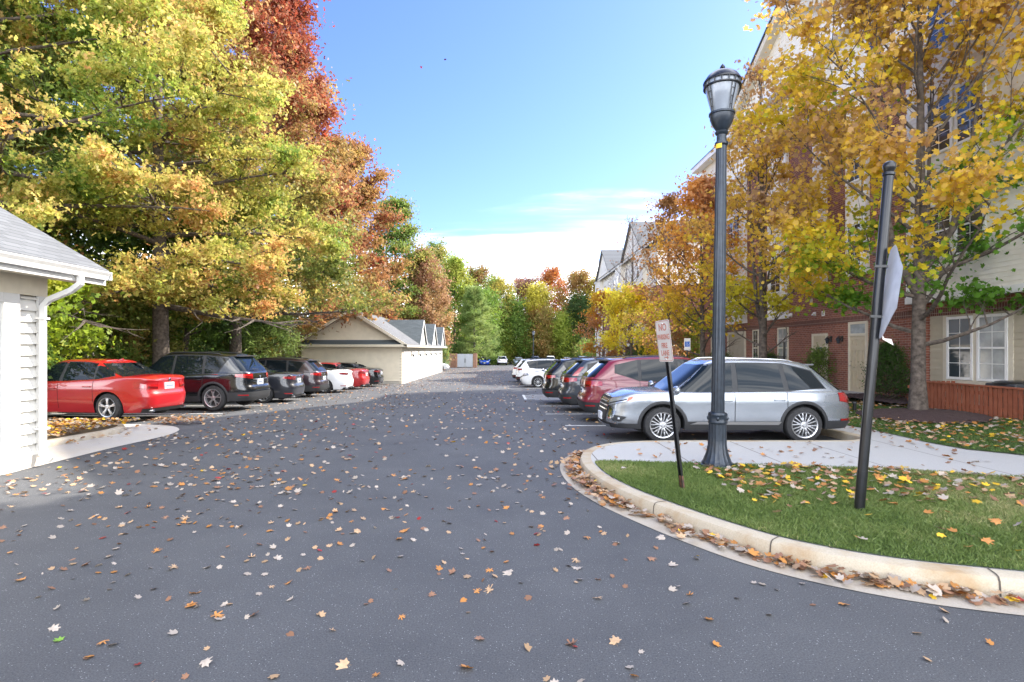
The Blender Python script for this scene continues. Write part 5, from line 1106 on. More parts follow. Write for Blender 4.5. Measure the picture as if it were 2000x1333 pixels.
grass(lawn2, 120000, (7.3, 13, 7.7, 24), True, .011, .045, 2, [(.05, .10, .02), (.09, .16, .03), (.15, .2, .05)], excl=lambda X, Y: ((X-10.05)**2+(Y-13)**2 < 1.25**2) | ((X > 10.9) & (Y > 15.4)))
# ------------------------------------------------------------------ fallen leaves
def leaf_proto(kind, seed):
    rg = random.Random(seed); 
    if kind == 'maple': ang = [(-90, .20), (-66, .44), (-48, .56), (-32, .50), (-16, .56), (0, .84), (8, .80), (18, .56), (34, .66), (46, .84), (54, .86), (62, .56), (74, .60), (81, .82), (90, 1.0)]
    elif kind == 'oak': ang = [(-90, .25), (-55, .60), (-35, .62), (-28, .22), (-2, .30), (14, .80), (26, .74), (34, .24), (54, .32), (62, .78), (74, .70), (78, .4), (90, .92)]
    else: ang = [(-90, .8), (-60, .45), (-20, .30), (20, .30), (60, .48), (90, .9)]
    full = [(R(a), r) for a, r in ang]+[(R(180-a), r*rg.uniform(.88, 1.1)) for a, r in ang[::-1][1:-1]]
    cu = rg.uniform(.25, .9)*rg.choice((1, 1, -1)); tw = rg.uniform(-.3, .3); up = rg.uniform(.0, .25)
    def zf(x, y): return cu*(abs(x)**1.5)*.5+tw*x*y+up*y*y*.6
    vs = [(0, -.05, 0)]; mid = []; 
    for a, r in full: x, y = .5*r*math.cos(a), .5*r*math.sin(a); vs.append((x, y, zf(x, y)))
    for a, r in full: x, y = r*math.cos(a), r*math.sin(a); vs.append((x, y, zf(x, y)+rg.uniform(-.03, .03)))
    n = len(full); fs = [(0, 1+i, 1+(i+1) % n) for i in range(n)]+[(1+i, 1+n+i, 1+n+(i+1) % n, 1+(i+1) % n) for i in range(n)]
    b = len(vs); vs += [(-.012, -.1, .01), (.012, -.1, .01), (.02, -.75, .10), (-.0, -.75, .10)]; fs.append((b, b+1, b+2, b+3))
    zmin = min(v[2] for v in vs); return [(v[0], v[1], v[2]-zmin+.02) for v in vs], fs
LCOL = {'pale': (.42, .355, .29), 'tan': (.46, .30, .17), 'orange-brown': (.46, .20, .05), 'brown': (.27, .14, .08), 'yellow': (.72, .45, .03), 'crimson': (.34, .03, .025), 'green': (.16, .30, .04)}
def cmat(nm, c): return mat('fallen_'+nm, c, .6, noise=.18, nscale=3)
LM = {k: cmat(k, c) for k, c in LCOL.items()}
LAB = {'asphalt': 'lying flat on the grey asphalt', 'gutter': 'in the litter along the kerb gutter', 'lawn': 'resting on the green kerbside lawn', 'walk': 'on the pale sidewalk slab'}
protos = {}
for kd in ('maple', 'oak', 'small'):
    for s in range(4):
        v, f = leaf_proto(kd, s*7+len(kd)); protos[(kd, s)] = (v, f)
pm_cache = {}
def leaf_obj(kd, s, colr):
    k = (kd, s, colr)
    if k not in pm_cache:
        me = bpy.data.meshes.new('fallen_leaf'); me.from_pydata(protos[(kd, s)][0], [], protos[(kd, s)][1]); me.materials.append(LM[colr]); pm_cache[k] = me
    return pm_cache[k]
def surf(x, y): return None
near_pts = []
rg = random.Random(99)
def pick(where):
    if where in ('asphalt', 'walk'): return rg.choices(['pale', 'tan', 'orange-brown', 'brown', 'yellow', 'crimson', 'green'], [38, 26, 15, 16, 1, 2, 1])[0]
    if where == 'gutter': return rg.choices(['pale', 'tan', 'orange-brown', 'brown', 'yellow', 'crimson'], [26, 32, 18, 18, 5, 3])[0]
    return rg.choices(['pale', 'tan', 'orange-brown', 'brown', 'yellow'], [20, 16, 30, 12, 22])[0]
gp_out = offset_path(nose, .33)
road_block = kpath+[(7, 30), (26, 30)]
rb = np.array([p for p in offset_path(kpath, .05)])
def place(where, n, fn):
    k = 0
    while k < n:
        x, y = fn()
        if where == 'asphalt' and (in_poly(np.array([x]), np.array([y]), gp_out[:]+[(6.6, 30), (26, 30)])[0]): continue
        z = {'asphalt': .002, 'gutter': .008+rg.random()*.03, 'lawn': .175, 'walk': .14}[where]+gz(y)
        near_pts.append((where, x, y, z)); k += 1
def f_as():
    while True:
        y = 2.8+5.4*rg.random()**.62; x = rg.uniform(-.92, .93)*y
        if x < -6.6 and y > 5.5: continue
        if x > 1.0 and rg.random() < .35: continue
        return x, y
place('asphalt', 185, f_as)
def f_gut():
    i = rg.randint(14, len(nose)-30); a = Vector(nose[i]); b = Vector(nose[i+1]); t = (b-a).normalized(); n_ = Vector((-t.y, t.x)); p = a.lerp(b, rg.random())+n_*(abs(rg.gauss(0, .09))+.02)
    return p.x, p.y
place('gutter', 62, f_gut)
def f_lawn():
    while True:
        x = rg.uniform(1.5, 7.2); y = rg.uniform(3.9, 7.6)
        if rg.random() > (.06 if x < 2.6 else .25) + .75*max(0, min(1, (y-5.2)/2))*(x > 2.6): continue
        if in_poly(np.array([x]), np.array([y]), grass_poly)[0]: return x, y
place('lawn', 53, f_lawn)
for (where, x, y, z) in near_pts:
    kd = rg.choices(['maple', 'oak', 'small'], [5, 4, 2] if where == 'asphalt' else [7, 1, 1])[0]; c = pick(where)
    if kd == 'oak' and c == 'pale': c = 'orange-brown'
    o = bpy.data.objects.new('fallen_leaf', leaf_obj(kd, rg.randint(0, 3), c)); col.objects.link(o)
    s = rg.uniform(.036, .064)*(1.15 if where == 'lawn' or where == 'gutter' else 1)*(.6 if kd == 'small' else 1)
    o.location = (x, y, z); o.rotation_euler = (rg.gauss(0, .22)+(math.pi if rg.random() < .25 else 0), rg.gauss(0, .25), rg.uniform(0, 6.28)); o.scale = (s, s, s)
    if abs(o.rotation_euler[0]) > 2: o.location.z += .35*s
    tag(o, f"{c} {'pointed oak' if kd == 'oak' else 'maple' if kd == 'maple' else 'small oval'} leaf {LAB[where]}", 'fallen leaf', f"{c} {kd} leaves {where}")
# the rest as litter
def litter(pts, name, lab, size, seed, pal_w, zoff, lift=.012):
    ng = np.random.default_rng(seed); P3 = np.array(pts); n = len(P3); P3[:, 2] += zoff
    keys = list(pal_w); w = np.array([pal_w[k] for k in keys], float); w /= w.sum(); ci = ng.choice(len(keys), n, p=w); cc = np.array([LCOL[k] for k in keys])[ci]*ng.uniform(.75, 1.15, (n, 1))
    nn = ng.normal(size=(n, 3))*.32; nn[:, 2] = 1; nn /= np.linalg.norm(nn, axis=1)[:, None]; a = ng.normal(size=(n, 3)); u = np.cross(nn, a); u /= np.linalg.norm(u, axis=1)[:, None]; v = np.cross(nn, u)
    s = size*ng.uniform(.6, 1.2, n); K = len(STAR); P3[:, 2] += lift*ng.random(n)+.006
    V = P3[:, None, :]+s[:, None, None]*(u[:, None, :]*STAR[None, :, 0, None]+v[:, None, :]*STAR[None, :, 1, None]); V[:, :, 2] += s[:, None]*.5*(STAR[:, 0]**2+.6*STAR[:, 1]**2)[None, :]*ng.uniform(-.4, 1.3, n)[:, None]
    o = poly_mesh(name, V.reshape(-1, 3), K, cc, M['dleaf']); o['kind'] = 'stuff'; o['label'] = lab
ng = np.random.default_rng(77); pts = []
dens = Noise3(3, 2.2)
while len(pts) < 6000:
    y = 6.6+72*ng.random()**1.75; x = ng.uniform(-9.5, 6.3)
    p = .18+.5*max(0, min(1, (2.5-x)/7))+.35*max(0, min(1, (y-22)/10))*(x < 1)
    if x < -6.9 and (y < 13.4 or y > 36): continue
    if y > 36 and x < -6.7: continue
    if x > 1.0 and y < 9.95: continue
    if y < 9.5 and ng.random() > (y-6.0)/4: continue
    if dens(np.array([[x, y, 0.]]))[0]*.35+.5 < ng.random()*.9 or ng.random() > p: continue
    pts.append((x, y, gz(y)))
litter(pts, 'leaf_litter', 'scattered dry leaves over the car park', .078, 1, {'pale': 44, 'tan': 28, 'orange-brown': 14, 'brown': 18, 'crimson': 2, 'yellow': 1}, .0)
pts = []
while len(pts) < 420:
    x, y = f_as()
    if not in_poly(np.array([x]), np.array([y]), gp_out+[(6.6, 30), (26, 30)])[0]: pts.append((x, y, .0))
litter(pts, 'leaf_litter', 'small dry leaf bits on the near asphalt', .055, 9, {'pale': 34, 'tan': 26, 'orange-brown': 18, 'brown': 18, 'crimson': 4}, .0, .004)
pts = []
for _ in range(620):
    x, y = f_gut(); pts.append((x, y, 0.))
for _ in range(260):
    i = rg.randint(len(nose)-58, len(nose)-34); a = Vector(nose[i]); pts.append((a.x-abs(rg.gauss(0, .10))-.02, a.y+rg.gauss(0, .05), rg.random()*.05))
litter(pts, 'leaf_litter', 'dry leaves drifted against the kerb', .085, 2, {'pale': 24, 'tan': 34, 'orange-brown': 22, 'brown': 26, 'yellow': 4}, .008, .05)
pts = []
for _ in range(5200):
    x = rg.uniform(7.4, 12.4); y = 7.9+18*rg.random()**1.3
    if in_poly(np.array([x]), np.array([y]), lawn2)[0] and rg.random() < .75+.25*math.sin(x*3+y*2) and math.hypot(x-10.05, y-13) > 1.1: pts.append((x, y, gz(y)+.19+hl(x, y)))
for _ in range(800):
    x, y = f_lawn(); 
    if x > 2.5 and (y > 5.6 or rg.random() < .2): pts.append((x, y, .172))
litter(pts, 'leaf_litter', 'dry leaves strewn over the lawns', .085, 3, {'pale': 26, 'tan': 26, 'orange-brown': 26, 'brown': 14, 'yellow': 14}, .0, .02)
pts = [(rg.uniform(1.5, 7.2), rg.uniform(7.3, 9.7), .140) for _ in range(150)]+[(rg.uniform(6.8, 7.4), 9.8+rg.random()*14, .14) for _ in range(120)]
pts = [p for p in pts if not in_poly(np.array([p[0]]), np.array([p[1]]), grass_poly)[0] and (p[0] > 2.2 or p[1] < 9.2)]
pts = [(p[0], p[1], p[2]+gz(p[1])) for p in pts]
litter(pts, 'leaf_litter', 'dry leaves on the sidewalk slabs', .075, 4, {'pale': 10, 'tan': 20, 'orange-brown': 26, 'brown': 26}, 0)
pts = [(rg.uniform(-13, -8.3), rg.uniform(9, 12.7), .13) for _ in range(3600)]; litter(pts, 'leaf_litter', 'thick orange leaf litter in the garage bed', .085, 5, {'pale': 20, 'tan': 30, 'orange-brown': 40, 'yellow': 22}, 0, .05)
pts = [(rg.uniform(-8.6, -7.4)+0, rg.gauss(13.55, .22), .01) for _ in range(260)]+[(-8.1+rg.gauss(0, .3), rg.uniform(10, 12.6), .02) for _ in range(60)]; litter(pts, 'leaf_litter', 'leaves gathered at the red car rear wheel', .08, 6, {'pale': 20, 'tan': 30, 'orange-brown': 30, 'brown': 20}, 0, .05)
# ------------------------------------------------------------------ cars
red = paint('paint_red', (.33, .006, .009)); black = paint('paint_black', (.003, .005, .007), 0., .2); navy = paint('paint_navy', (.008, .010, .016)); silver = paint('paint_silver', (.34, .37, .41), .7, .26)
maroon = paint('paint_maroon', (.16, .008, .022)); slate = paint('paint_slate', (.028, .036, .05), .2); white = paint('paint_white', (.78, .79, .80)); blue_ = paint('paint_blue', (.01, .06, .45)); greyb = paint('paint_greyblue', (.22, .28, .33), .3); red2 = paint('paint_scarlet', (.36, .008, .010)); dgrey = paint('paint_charcoal', (.026, .014, .019), .2)
PI = math.pi
# left row, nose to the trees
build_car('sedan', 'parked_car', 'bright red sedan parked nearest the white downspout', 'car', red, (-11.10, 14.80, gz(14.8)+.07), PI-R(8)).scale = (1.04, 1.04, 1.05)
build_car('suv', 'parked_car', 'glossy black SUV parked beside the bright red sedan', 'car', black, (-10.05, 17.75, gz(17.95)+.05), PI-R(5)).scale = (1.03, 1.03, 1.06)
build_car('sedan_b', 'parked_car', 'black sedan squeezed between two dark SUVs on the left', 'car', navy, (-7.75-2.42, 21.05, gz(21)), PI)
sB = build_car('suv', 'parked_car', 'charcoal SUV with red tail lamps beyond the black sedan', 'car', dgrey, (-7.75-2.3, 24.0, gz(24)), PI)
sS = build_car('sedan_b', 'parked_car', 'silver-white sedan between charcoal SUV and small red car', 'car', white, (-7.55-2.42, 27.3, gz(27.3)), PI)
car_copy(sS, white, red2, 'red sedan between the silver-white one and the last dark one', (-7.5-2.42, 30.4, gz(30.4)), PI)
car_copy(sS, white, black, 'dark sedan parked next to the far garage gable', (-7.35-2.42, 33.4, gz(33.4)), PI)
# right row
build_car('suv_front', 'parked_car', 'silver SUV behind the lamp post, nose toward the lane', 'car', silver, (4.36, 11.30, -.02), PI, front=True).scale = (1, 1, .975)
xo = build_car('crossover', 'parked_car', 'maroon crossover parked behind the silver SUV', 'car', maroon, (1.96+2.31, 14.45, gz(14.45)), 0)
build_car('crossover', 'parked_car', 'slate grey crossover with tall red lamps beside the maroon one', 'car', slate, (1.72+2.31, 17.35, gz(17.35)), 0, tailstyle='tall')
car_copy(sB, dgrey, black, 'black SUV beyond the slate grey crossover', (1.40+2.3, 20.2, gz(20.2)), 0)
car_copy(sS, white, white, 'white sedan facing the lane beyond the black SUV', (.98+2.42, 32.9, gz(32.9)), PI)
car_copy(sB, dgrey, white, 'white SUV with red lamps behind the white sedan', (.75+2.3, 36.4, gz(36.4)), 0)
car_copy(sB, dgrey, white, 'farthest white car of the right stalls, only its tail showing', (.55+2.3, 39.8, gz(39.8)), 0)
def farcar(px, src, old, new, lab, face, y=100):
    x = (px-985)*y/F; car_copy(src, old, new, lab, (x, y, gz(y)), PI/2 if face == 'away' else -PI/2)
farcar(947, sS, white, blue_, 'blue car facing us at the far lot', 'us')
farcar(981, sB, dgrey, white, 'white SUV seen from behind right of the blue car', 'away')
farcar(1013, sS, white, greyb, 'pale grey-blue car at the foot of the far lamp', 'us')
farcar(1045, sB, dgrey, slate, 'dark SUV half hidden behind the far lamp', 'us')
farcar(1075, sB, dgrey, white, 'white SUV above the row of white cars, far lot', 'us')
farcar(1107, sS, white, silver, 'silver sedan at the right of the far lot', 'us')
farcar(1138, sB, dgrey, greyb, 'grey-blue SUV whose roof shows over the black SUV', 'us', 88)
car_copy(sS, white, white, 'white car nose peeking out past the garage row', (-9.0, 66.2, gz(66)), 0)
# ------------------------------------------------------------------ lamps
def lamp(x, y, z, label, tilt=0., rz=0.):
    r = empty('street_lamp', (x, y, z), label, 'street lamp')
    mb = MB(); mb.lathe([(.225, 0), (.225, .03), (.205, .045), (.200, .075), (.185, .09), (.17, .13), (.145, .20), (.125, .30), (.118, .42), (.116, .62)], (x, y, z), 36, flute=.05, fn=1); mb.build('lamp_base', M['iron'], r, smooth=30)
    mb = MB(); mb.lathe([(.12, .60), (.128, .615), (.124, .635), (.120, .65), (.120, .70), (.126, .715), (.128, .735), (.115, .755), (.09, .76)], (x, y, z), 32)
    for k in range(4):
        a = k*PI/2-PI/2-.35; mb.sphere((x+.118*math.cos(a), y+.118*math.sin(a), z+.675), .025, .025, .032, 10, 6)
    mb.build('collar', M['iron'], r, smooth=40)
    mb = MB(); mb.lathe([(.088, .755), (.082, 2.4), (.070, 4.44)], (x, y, z), 32, flute=.06, fn=1); mb.build('pole', M['iron'], r, smooth=12)
    b = 4.44
    mb = MB(); mb.lathe([(.07, b-.02), (.088, b+.0), (.088, b+.03), (.066, b+.04), (.064, b+.13), (.085, b+.15), (.09, b+.17), (.07, b+.19), (.085, b+.21), (.125, b+.27), (.155, b+.35), (.160, b+.40), (.172, b+.41), (.172, b+.435), (.15, b+.44)], (x, y, z), 28); hd = mb.build('lamp_head', M['iron'], r, smooth=35)
    mb = MB(); mb.lathe([(.135, b+.435), (.165, b+.55), (.195, b+.66), (.222, b+.78), (.222, b+.80)], (x, y, z), 28); gl = mb.build('lamp_glass', M['lampglass'], r, smooth=60)
    mb = MB()
    for k in range(4):
        a0 = k*PI/2+.35
        for da in (-.13, .13):
            mb.tube([(x+rr*math.cos(a0+da*kk), y+rr*math.sin(a0+da*kk), z+b+hh) for rr, hh, kk in ((.165, .43, .6), (.178, .55, .8), (.208, .67, 1), (.238, .80, 1))], .006, 5)
        for rr, hh in ((.170, .50), (.193, .60), (.216, .70)): mb.tube([(x+rr*math.cos(a0+q), y+rr*math.sin(a0+q), z+b+hh) for q in (-.13, 0, .13)], .005, 4)
    mb.build('lamp_cage', M['blk'], gl, smooth=50)
    mb = MB(); mb.lathe([(.235, b+.775), (.25, b+.78), (.25, b+.795), (.235, b+.80)], (x, y, z), 28); mb.lathe([(0.228, b+0.8600), (0.252, b+0.8559), (0.25, b+0.8682), (0.235, b+0.8928), (0.2, b+0.9461), (0.14, b+0.9912), (0.07, b+1.0158), (0.04, b+1.0199), (0.035, b+1.0322), (0.022, b+1.0445), (0.035, b+1.0609), (0.03, b+1.0814), (0.012, b+1.1060), (0.002, b+1.1183)], (x, y, z), 28)
    for k in range(16): a = 2*PI*k/16; mb.box(x+.240*math.cos(a)-.006, x+.240*math.cos(a)+.006, y+.240*math.sin(a)-.006, y+.240*math.sin(a)+.006, z+b+.79, z+b+.865)
    mb.build('lamp_cap', M['blk'], r, smooth=35)
    mb = MB(); mb.lathe([(.224, b+.80), (.224, b+.865)], (x, y, z), 28); mb.build('band_glass', M['lampglass'], gl, smooth=60)
    return r
L1 = lamp(2.93, 7.62, .13, 'near fluted blue-grey street lamp standing on the kerbside lawn')
mb = MB(); mb.lathe([(.0905, 4.375), (.0905, 4.435)], (2.93, 7.62, .13), 20); mb.f = mb.f[:-2]; mb.mi = mb.mi[:-2]; mb.f = [f for i, f in enumerate(mb.f) if i in (11, 12, 13)]; mb.mi = [0]*len(mb.f); mb.build('yellow_band', M['yellow'], L1)
L1.rotation_euler[1] = R(.8)
for px, y, lb in ((1041, 84, 'distant street lamp in front of the far trees'), (918, 104, 'distant dark street lamp behind the bin enclosure')):
    c = copy_tree(L1); c.location = ((px-985)*y/F, y, gz(y)); c['label'] = lb
    for ch in list(c.children):
        if ch.name.startswith('yellow'): bpy.data.objects.remove(ch)
# ------------------------------------------------------------------ leaning sign
def frame_at(p, up, n):
    """matrix: local x = right as read, y = up, z = facing"""
    up = up.normalized(); n = (n-up*n.dot(up)).normalized(); x = up.cross(n); m = Matrix((x, up, n)).transposed().to_4x4(); m.translation = p; return m
sx, sy, sz = 2.05, 6.36, .14
S1 = empty('parking_sign', (sx, sy, sz), 'leaning no parking fire lane sign on thin black post', 'sign')
up = Vector((-.115, 0, 1)).normalized(); n = Vector((-.97, -.24, 0)); m = frame_at(Vector((sx, sy, sz)), up, n)
def tf(mb, m): mb.v = [tuple(m @ Vector(v)) for v in mb.v]
mb = MB()
for a, b, c, d in ((-.022, .022, -.016, -.011), (-.022, -.017, -.011, .014), (.017, .022, -.011, .014), (-.034, -.022, .010, .014), (.022, .034, .010, .014)): mb.box(a, b, -.1, 1.50, c, d)
tf(mb, m); mb.build('post', M['blk'], S1)
mb = MB(); mb.box(-.0235, .0235, -.1, .16, -.0175, .0155); tf(mb, m); mb.build('rusty_post_foot', M['rust'], S1)
m2 = m @ Matrix.Translation((0, 1.72, .018))
mb = MB()
def rrect(w, h, r, k=4):
    out = []
    for cx, cy, a0 in ((w-r, h-r, 0), (-w+r, h-r, 90), (-w+r, -h+r, 180), (w-r, -h+r, 270)):
        for i in range(k+1): a = R(a0+90*i/k); out.append((cx+r*math.cos(a), cy+r*math.sin(a)))
    return out
mb.prism(rrect(.152, .24, .025), -.001, .001); tf(mb, m2); pl = mb.build('sign_plate', M['signw'], S1)
mb = MB(); o_ = rrect(.143, .231, .02); i_ = rrect(.137, .225, .016); k = len(o_); mb.add([(x, y, .0022) for x, y in o_]+[(x, y, .0022) for x, y in i_], [(j, (j+1) % k, k+(j+1) % k, k+j) for j in range(k)]); tf(mb, m2); mb.build('border', M['signr'], pl)
for tx, yy, sz_, sxx in (('NO', .155, .115, .95), ('PARKING', .045, .085, .72), ('FIRE', -.055, .085, .85), ('LANE', -.140, .085, .85)):
    text_mesh(tx, sz_, M['signr'], 'lettering', pl, Matrix.Translation(-S1.location) @ m2 @ Matrix.Translation((0, yy, .0025)), sxx, .002)
mb = MB(); mb.extr([(-.03, -.197, .002), (.03, -.197, .002), (.03, -.185, .002), (-.03, -.185, .002)], (0, 0, .001)); mb.extr([(.03, -.212, .002), (.065, -.191, .002), (.03, -.170, .002)], (0, 0, .001)); tf(mb, m2); mb.build('arrow', M['signr'], pl)
mb = MB(); mb.lathe([(.01, 0), (.008, .006)], (0, 0, 0), 8); q = list(mb.v); mb.v = []; f0 = list(mb.f); mb.f = []; mb.mi = []
for yy in (.20, -.21): mb.add([(v[0], v[1]+yy, v[2]) for v in q], f0)
tf(mb, m2); mb.build('bolt', M['chrome'], pl)
# leaning stop sign from behind
px_, py_, pz_ = 3.54, 5.52, .12
S2 = empty('stop_sign', (px_, py_, pz_), 'leaning black round post with pale sign seen edge-on', 'sign')
up = Vector((.088, 0, 1)).normalized(); m = frame_at(Vector((px_, py_, pz_)), up, Vector((.865, -.46, 0)))
mb = MB(); L_ = 3.44; c_ = MB(); c_.lathe([(.046, -.15), (.046, 1.2), (.045, L_-.06)], (0, 0, 0), 24); mb.v = [(v[0], v[2], -v[1]) for v in c_.v]; mb.f = c_.f; mb.mi = c_.mi; tf(mb, m); mb.build('post', M['blk'], S2, smooth=40)
mb = MB(); c_ = MB(); c_.lathe([(.0475, .08), (.0475, .42)], (0, 0, 0), 24); mb.v = [(v[0], v[2], -v[1]) for v in c_.v]; mb.f = c_.f; mb.mi = c_.mi; tf(mb, m); mb.build('post_sleeve', M['blk'], S2, smooth=40)
mb = MB(); c_ = MB(); c_.lathe([(.046, L_-.07), (.056, L_-.06), (.056, L_-.035), (.04, L_-.028), (.052, L_), (.060, L_+.025), (.056, L_+.055), (.035, L_+.078), (.002, L_+.086)], (0, 0, 0), 24); mb.v = [(v[0], v[2], -v[1]) for v in c_.v]; mb.f = c_.f; mb.mi = c_.mi; tf(mb, m); mb.build('finial', M['blk'], S2, smooth=40)
m2 = m @ Matrix.Translation((0, 2.20, .058)) @ Matrix.Rotation(R(3), 4, 'X')
mb = MB(); a_ = .455/math.cos(PI/8); oc = [(a_*math.cos(PI/8+k*PI/4), a_*math.sin(PI/8+k*PI/4)) for k in range(8)]
PP = []
for zz in (0, .003):
    PP.append([(x, y, zz-.10*(x/.455)**2) for x, y in oc])
pts_ = []; 
NX = 12
front_, back_ = [], []
for i in range(NX+1):
    x = -.455+.91*i/NX; yy = min(.455, .455+.188-abs(x)) if abs(x) > .188 else .455
    for (lst, zz) in ((front_, .0015), (back_, -.0015)): lst.append([(x, yy*k, zz+.06*(x/.455)**2*(1 if x < 0 else .4)) for k in (-1, -.5, 0, .5, 1)])
mb.grid(front_); mb.grid(back_, flip=True); tf(mb, m2); pl = mb.build('sign_plate', M['signb'], S2, smooth=30)
mb = MB(); mb.grid([[(p[0]*.97, p[1]*.97, p[2]+.001) for p in r] for r in front_]); tf(mb, m2); mb.build('red_face', M['signr'], pl, smooth=30)
mb = MB(); mb.grid([[(a, -.44+b, .02+c) for a, b, c in r] for r in (((-.02, .04, 0), (.05, .0, .03), (.10, .0, .10)), ((-.05, -.02, .01), (.03, -.03, .05), (.07, -.06, .12)))]); tf(mb, m2); mb.build('paper_scrap', M['signw'], S2)
mb = MB()
for yy in (1.95, 2.45): mb.box(-.052, .052, yy, yy+.025, -.052, .056)
tf(mb, m); mb.build('clamp', M['blk'], S2)
# accessible parking sign
ax, ay = 7.6, 23.0; az = gz(23)+.13
az += .2
S3 = empty('parking_sign', (ax, ay, az), 'small white and blue accessible parking sign past the maroon crossover', 'sign')
mb = MB(); mb.tube([(ax, ay, az-.25), (ax, ay, az+2.15)], .03, 8); mb.build('post', M['blk'], S3)
mb = MB(); mb.box(ax-.13, ax+.13, ay-.036, ay-.031, az+1.65, az+2.15); pl = mb.build('sign_plate', M['signw'], S3)
mb = MB(); mb.box(ax-.10, ax+.10, ay-.040, ay-.0365, az+1.80, az+2.02); sb_ = mb.build('blue_panel', M['blue'], pl)
mb = MB(); C0 = (ax, ay-.041, az)
mb.tube([(ax-.02, ay-.042, az+1.985), (ax-.015, ay-.042, az+1.92), (ax+.02, ay-.042, az+1.92), (ax+.045, ay-.042, az+1.85)], .007, 5); mb.tube([(ax-.01+.035*math.cos(R(t)), ay-.042, az+1.88+.035*math.sin(R(t))) for t in range(100, 380, 20)], .005, 5); mb.sphere((ax-.02, ay-.042, az+2.0), .011, .004, .011, 8, 6); mb.build('symbol', M['signw'], sb_)
# small fixtures by the brick wall
W_ = empty('pipe_stand', (11.6, 22.9, .1), 'black pipe stand with side shelf before the brick wall', 'pipe stand')
wx, wy = 11.62, 22.95; mb = MB(); mb.tube([(wx, wy, .0), (wx, wy, 2.1)], .045, 10); mb.build('post', M['blk'], W_, smooth=40)
mb = MB(); mb.sphere((wx-.02, wy-.03, 2.14), .07, .07, .08); mb.build('cap', M['signb'], W_, smooth=60)
mb = MB(); mb.box(wx-.95, wx, wy-.14, wy+.14, 1.42, 1.46); mb.box(wx-.95, wx-.90, wy-.14, wy+.14, 1.30, 1.42); mb.tube([(wx-.7, wy, 1.42), (wx, wy, 1.02)], .015, 6); mb.build('shelf', M['blk'], W_)
K_ = empty('garden_light', (9.25, 14.6, .2), 'tiny black path light left of the mulch ring', 'garden light')
mb = MB(); mb.tube([(9.25, 14.6, .15), (9.25, 14.6, .34)], .045, 10); mb.build('stem', M['blk'], K_); mb = MB(); mb.lathe([(.07, .34-.0), (.065, .36), (.01, .39)], (9.25, 14.6, 0), 12); mb.build('cap', M['blk'], K_)
# drifting leaves in the air
for i, (px, py, d, c, w) in enumerate([(1098, 495, 30, 'brown', 'right of the middle of the cloud'), (1114, 550, 30, 'brown', 'lowest in the cloud'), (1063, 520, 34, 'tan', 'left of the cloud pair'), (1072, 530, 34, 'tan', 'lower one of the cloud pair'), (1012, 489, 32, 'tan', 'leftmost in the cloud'), (869, 116, 14, 'crimson', 'against the upper blue sky'), (823, 131, 14, 'crimson', 'beside the other in the upper blue sky')]):
    o = bpy.data.objects.new('falling_leaf', leaf_obj('maple', i % 4, c)); col.objects.link(o); o.location = ((px-985)*d/F, d, EYE+(HY-py)*d/F); o.scale = (.05, .05, .05); o.rotation_euler = (1.2+i, .6*i, i); tag(o, f'{c} leaf falling through the air, {w}', 'falling leaf')
# ------------------------------------------------------------------ camera, sun, sky
cam = bpy.data.cameras.new('camera'); co = bpy.data.objects.new('camera', cam); col.objects.link(co); scene.camera = co
co.location = (0, 0, EYE); co.rotation_euler = (R(90), 0, 0); cam.sensor_width = 36; cam.lens = F/2000*36; cam.shift_x = 15/2000; cam.shift_y = 16.5/2000; cam.clip_end = 3000; cam.clip_start = .05
AZ, EL = 59., 34.
d = Vector((math.sin(R(AZ))*math.cos(R(EL)), math.cos(R(AZ))*math.cos(R(EL)), math.sin(R(EL))))
sun = bpy.data.lights.new('sun', 'SUN'); sun.energy = 3.1; sun.angle = R(.5); sun.color = (1., .93, .82); so = bpy.data.objects.new('sun', sun); col.objects.link(so); so.rotation_euler = (-d).to_track_quat('-Z', 'Y').to_euler(); so.location = (20, 10, 30)
w = bpy.data.worlds.new('World'); scene.world = w; w.use_nodes = True; t = w.node_tree; L = t.links; bg = t.nodes['Background']
sky = nd(t, 'ShaderNodeTexSky', sky_type='NISHITA', sun_disc=False); sky.sun_elevation = R(EL); sky.sun_rotation = R(AZ); sky.altitude = 100; sky.air_density = 1.0; sky.dust_density = .6; sky.ozone_density = 1.5
tc = nd(t, 'ShaderNodeTexCoord'); sp = nd(t, 'ShaderNodeSeparateXYZ'); L.new(tc.outputs['Generated'], sp.inputs[0])
def mth(op, a, b=None, clamp=False):
    n = nd(t, 'ShaderNodeMath', operation=op); n.use_clamp = clamp
    for i, v in enumerate((a, b)):
        if v is None: continue
        if isinstance(v, (int, float)): n.inputs[i].default_value = v
        else: L.new(v, n.inputs[i])
    return n.outputs[0]
zc = mth('ADD', mth('MAXIMUM', sp.outputs[2], 0.), .12)
cb = nd(t, 'ShaderNodeCombineXYZ'); L.new(mth('DIVIDE', sp.outputs[0], zc), cb.inputs[0]); L.new(mth('DIVIDE', sp.outputs[1], zc), cb.inputs[1])
mp = nd(t, 'ShaderNodeMapping'); mp.inputs['Scale'].default_value = (.42, .85, 1); mp.inputs['Rotation'].default_value = (0, 0, R(8)); mp.inputs['Location'].default_value = (4.4, 1.3, 0); L.new(cb.outputs[0], mp.inputs[0])
nz = nd(t, 'ShaderNodeTexNoise', Scale=1.1, Detail=9., Roughness=.55, Distortion=.35); L.new(mp.outputs[0], nz.inputs[0])
band = nd(t, 'ShaderNodeMapRange'); band.inputs[1].default_value = .06; band.inputs[2].default_value = .30; band.inputs[3].default_value = .44; band.inputs[4].default_value = -.24; L.new(sp.outputs[2], band.inputs[0])
side = nd(t, 'ShaderNodeMapRange'); side.inputs[1].default_value = -.35; side.inputs[2].default_value = .15; side.inputs[3].default_value = -.05; side.inputs[4].default_value = .04; L.new(sp.outputs[0], side.inputs[0])
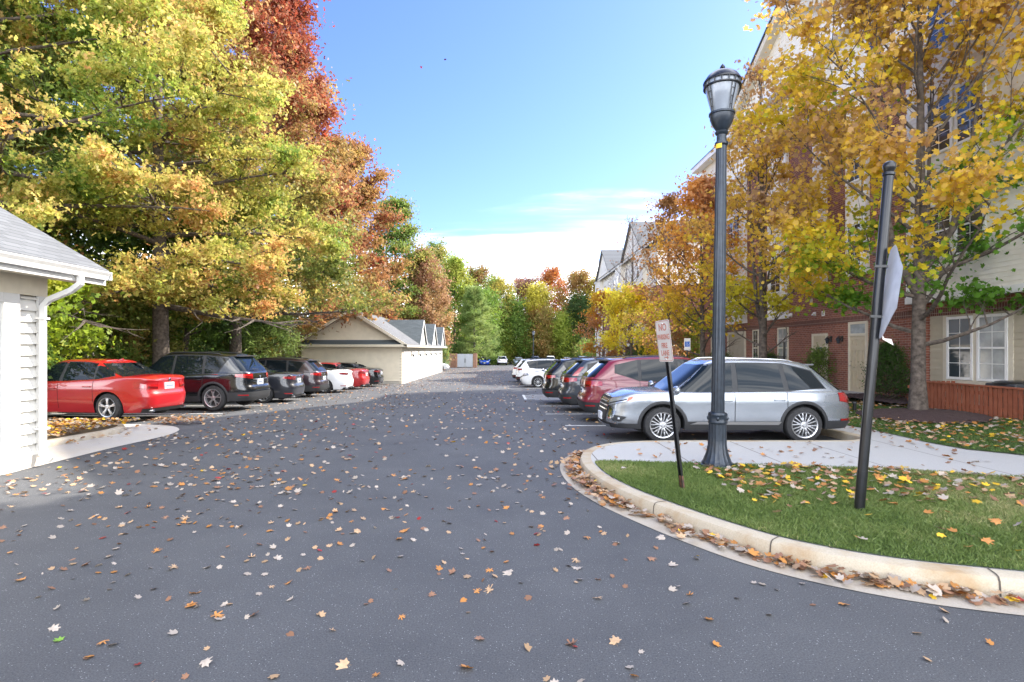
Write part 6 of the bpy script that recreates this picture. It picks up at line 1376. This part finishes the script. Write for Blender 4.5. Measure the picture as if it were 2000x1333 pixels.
# extra cloud added out of frame as fill light: behind, overhead, sun side
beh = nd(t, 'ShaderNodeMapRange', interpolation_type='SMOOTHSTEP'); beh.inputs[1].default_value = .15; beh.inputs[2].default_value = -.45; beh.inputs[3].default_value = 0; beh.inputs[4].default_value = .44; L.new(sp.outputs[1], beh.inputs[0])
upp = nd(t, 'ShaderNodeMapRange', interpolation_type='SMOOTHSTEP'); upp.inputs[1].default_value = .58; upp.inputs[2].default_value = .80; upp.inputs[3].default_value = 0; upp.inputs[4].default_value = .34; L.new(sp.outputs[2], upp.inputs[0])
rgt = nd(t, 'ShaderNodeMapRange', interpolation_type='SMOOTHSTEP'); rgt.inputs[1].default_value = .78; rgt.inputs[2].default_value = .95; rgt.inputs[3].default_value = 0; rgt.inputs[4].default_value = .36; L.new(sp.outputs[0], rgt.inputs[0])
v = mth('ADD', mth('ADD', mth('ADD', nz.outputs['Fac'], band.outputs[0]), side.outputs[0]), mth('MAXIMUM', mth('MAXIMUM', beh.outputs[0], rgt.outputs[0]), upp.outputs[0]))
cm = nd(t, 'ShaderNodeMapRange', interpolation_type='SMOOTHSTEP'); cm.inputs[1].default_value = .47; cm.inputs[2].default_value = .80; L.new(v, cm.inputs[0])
mx = nd(t, 'ShaderNodeMix', data_type='RGBA'); L.new(mth('MULTIPLY', cm.outputs[0], .92), mx.inputs[0]); tint = nd(t, 'ShaderNodeMix', data_type='RGBA', blend_type='MULTIPLY'); tint.inputs[0].default_value = 1; L.new(sky.outputs[0], tint.inputs[6]); tint.inputs[7].default_value = (.365, .425, .67, 1); L.new(tint.outputs[2], mx.inputs[6]); 
mp2 = nd(t, 'ShaderNodeMapping'); mp2.inputs['Scale'].default_value = (.35, 1.6, 1); mp2.inputs['Rotation'].default_value = (0, 0, R(12)); L.new(cb.outputs[0], mp2.inputs[0])
nz2 = nd(t, 'ShaderNodeTexNoise', Scale=1.6, Detail=7., Roughness=.6, Distortion=.6); L.new(mp2.outputs[0], nz2.inputs[0])
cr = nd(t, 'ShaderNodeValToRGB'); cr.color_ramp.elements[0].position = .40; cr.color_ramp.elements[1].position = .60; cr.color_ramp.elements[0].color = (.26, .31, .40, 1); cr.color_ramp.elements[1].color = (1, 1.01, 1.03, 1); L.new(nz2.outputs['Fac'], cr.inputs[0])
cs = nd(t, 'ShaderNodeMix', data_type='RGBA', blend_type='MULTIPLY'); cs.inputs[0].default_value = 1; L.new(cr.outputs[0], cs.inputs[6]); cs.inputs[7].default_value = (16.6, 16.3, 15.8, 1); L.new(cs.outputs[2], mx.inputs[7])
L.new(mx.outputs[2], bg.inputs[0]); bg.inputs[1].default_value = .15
vs = scene.view_settings; vs.view_transform = 'Standard'; vs.look = 'None'; vs.gamma = 1; vs.exposure = 1.94
scene.render.engine = 'CYCLES'; scene.render.resolution_x = 1024; scene.render.resolution_y = 682
scene.cycles.max_bounces = 8; scene.cycles.diffuse_bounces = 4; scene.cycles.transmission_bounces = 6
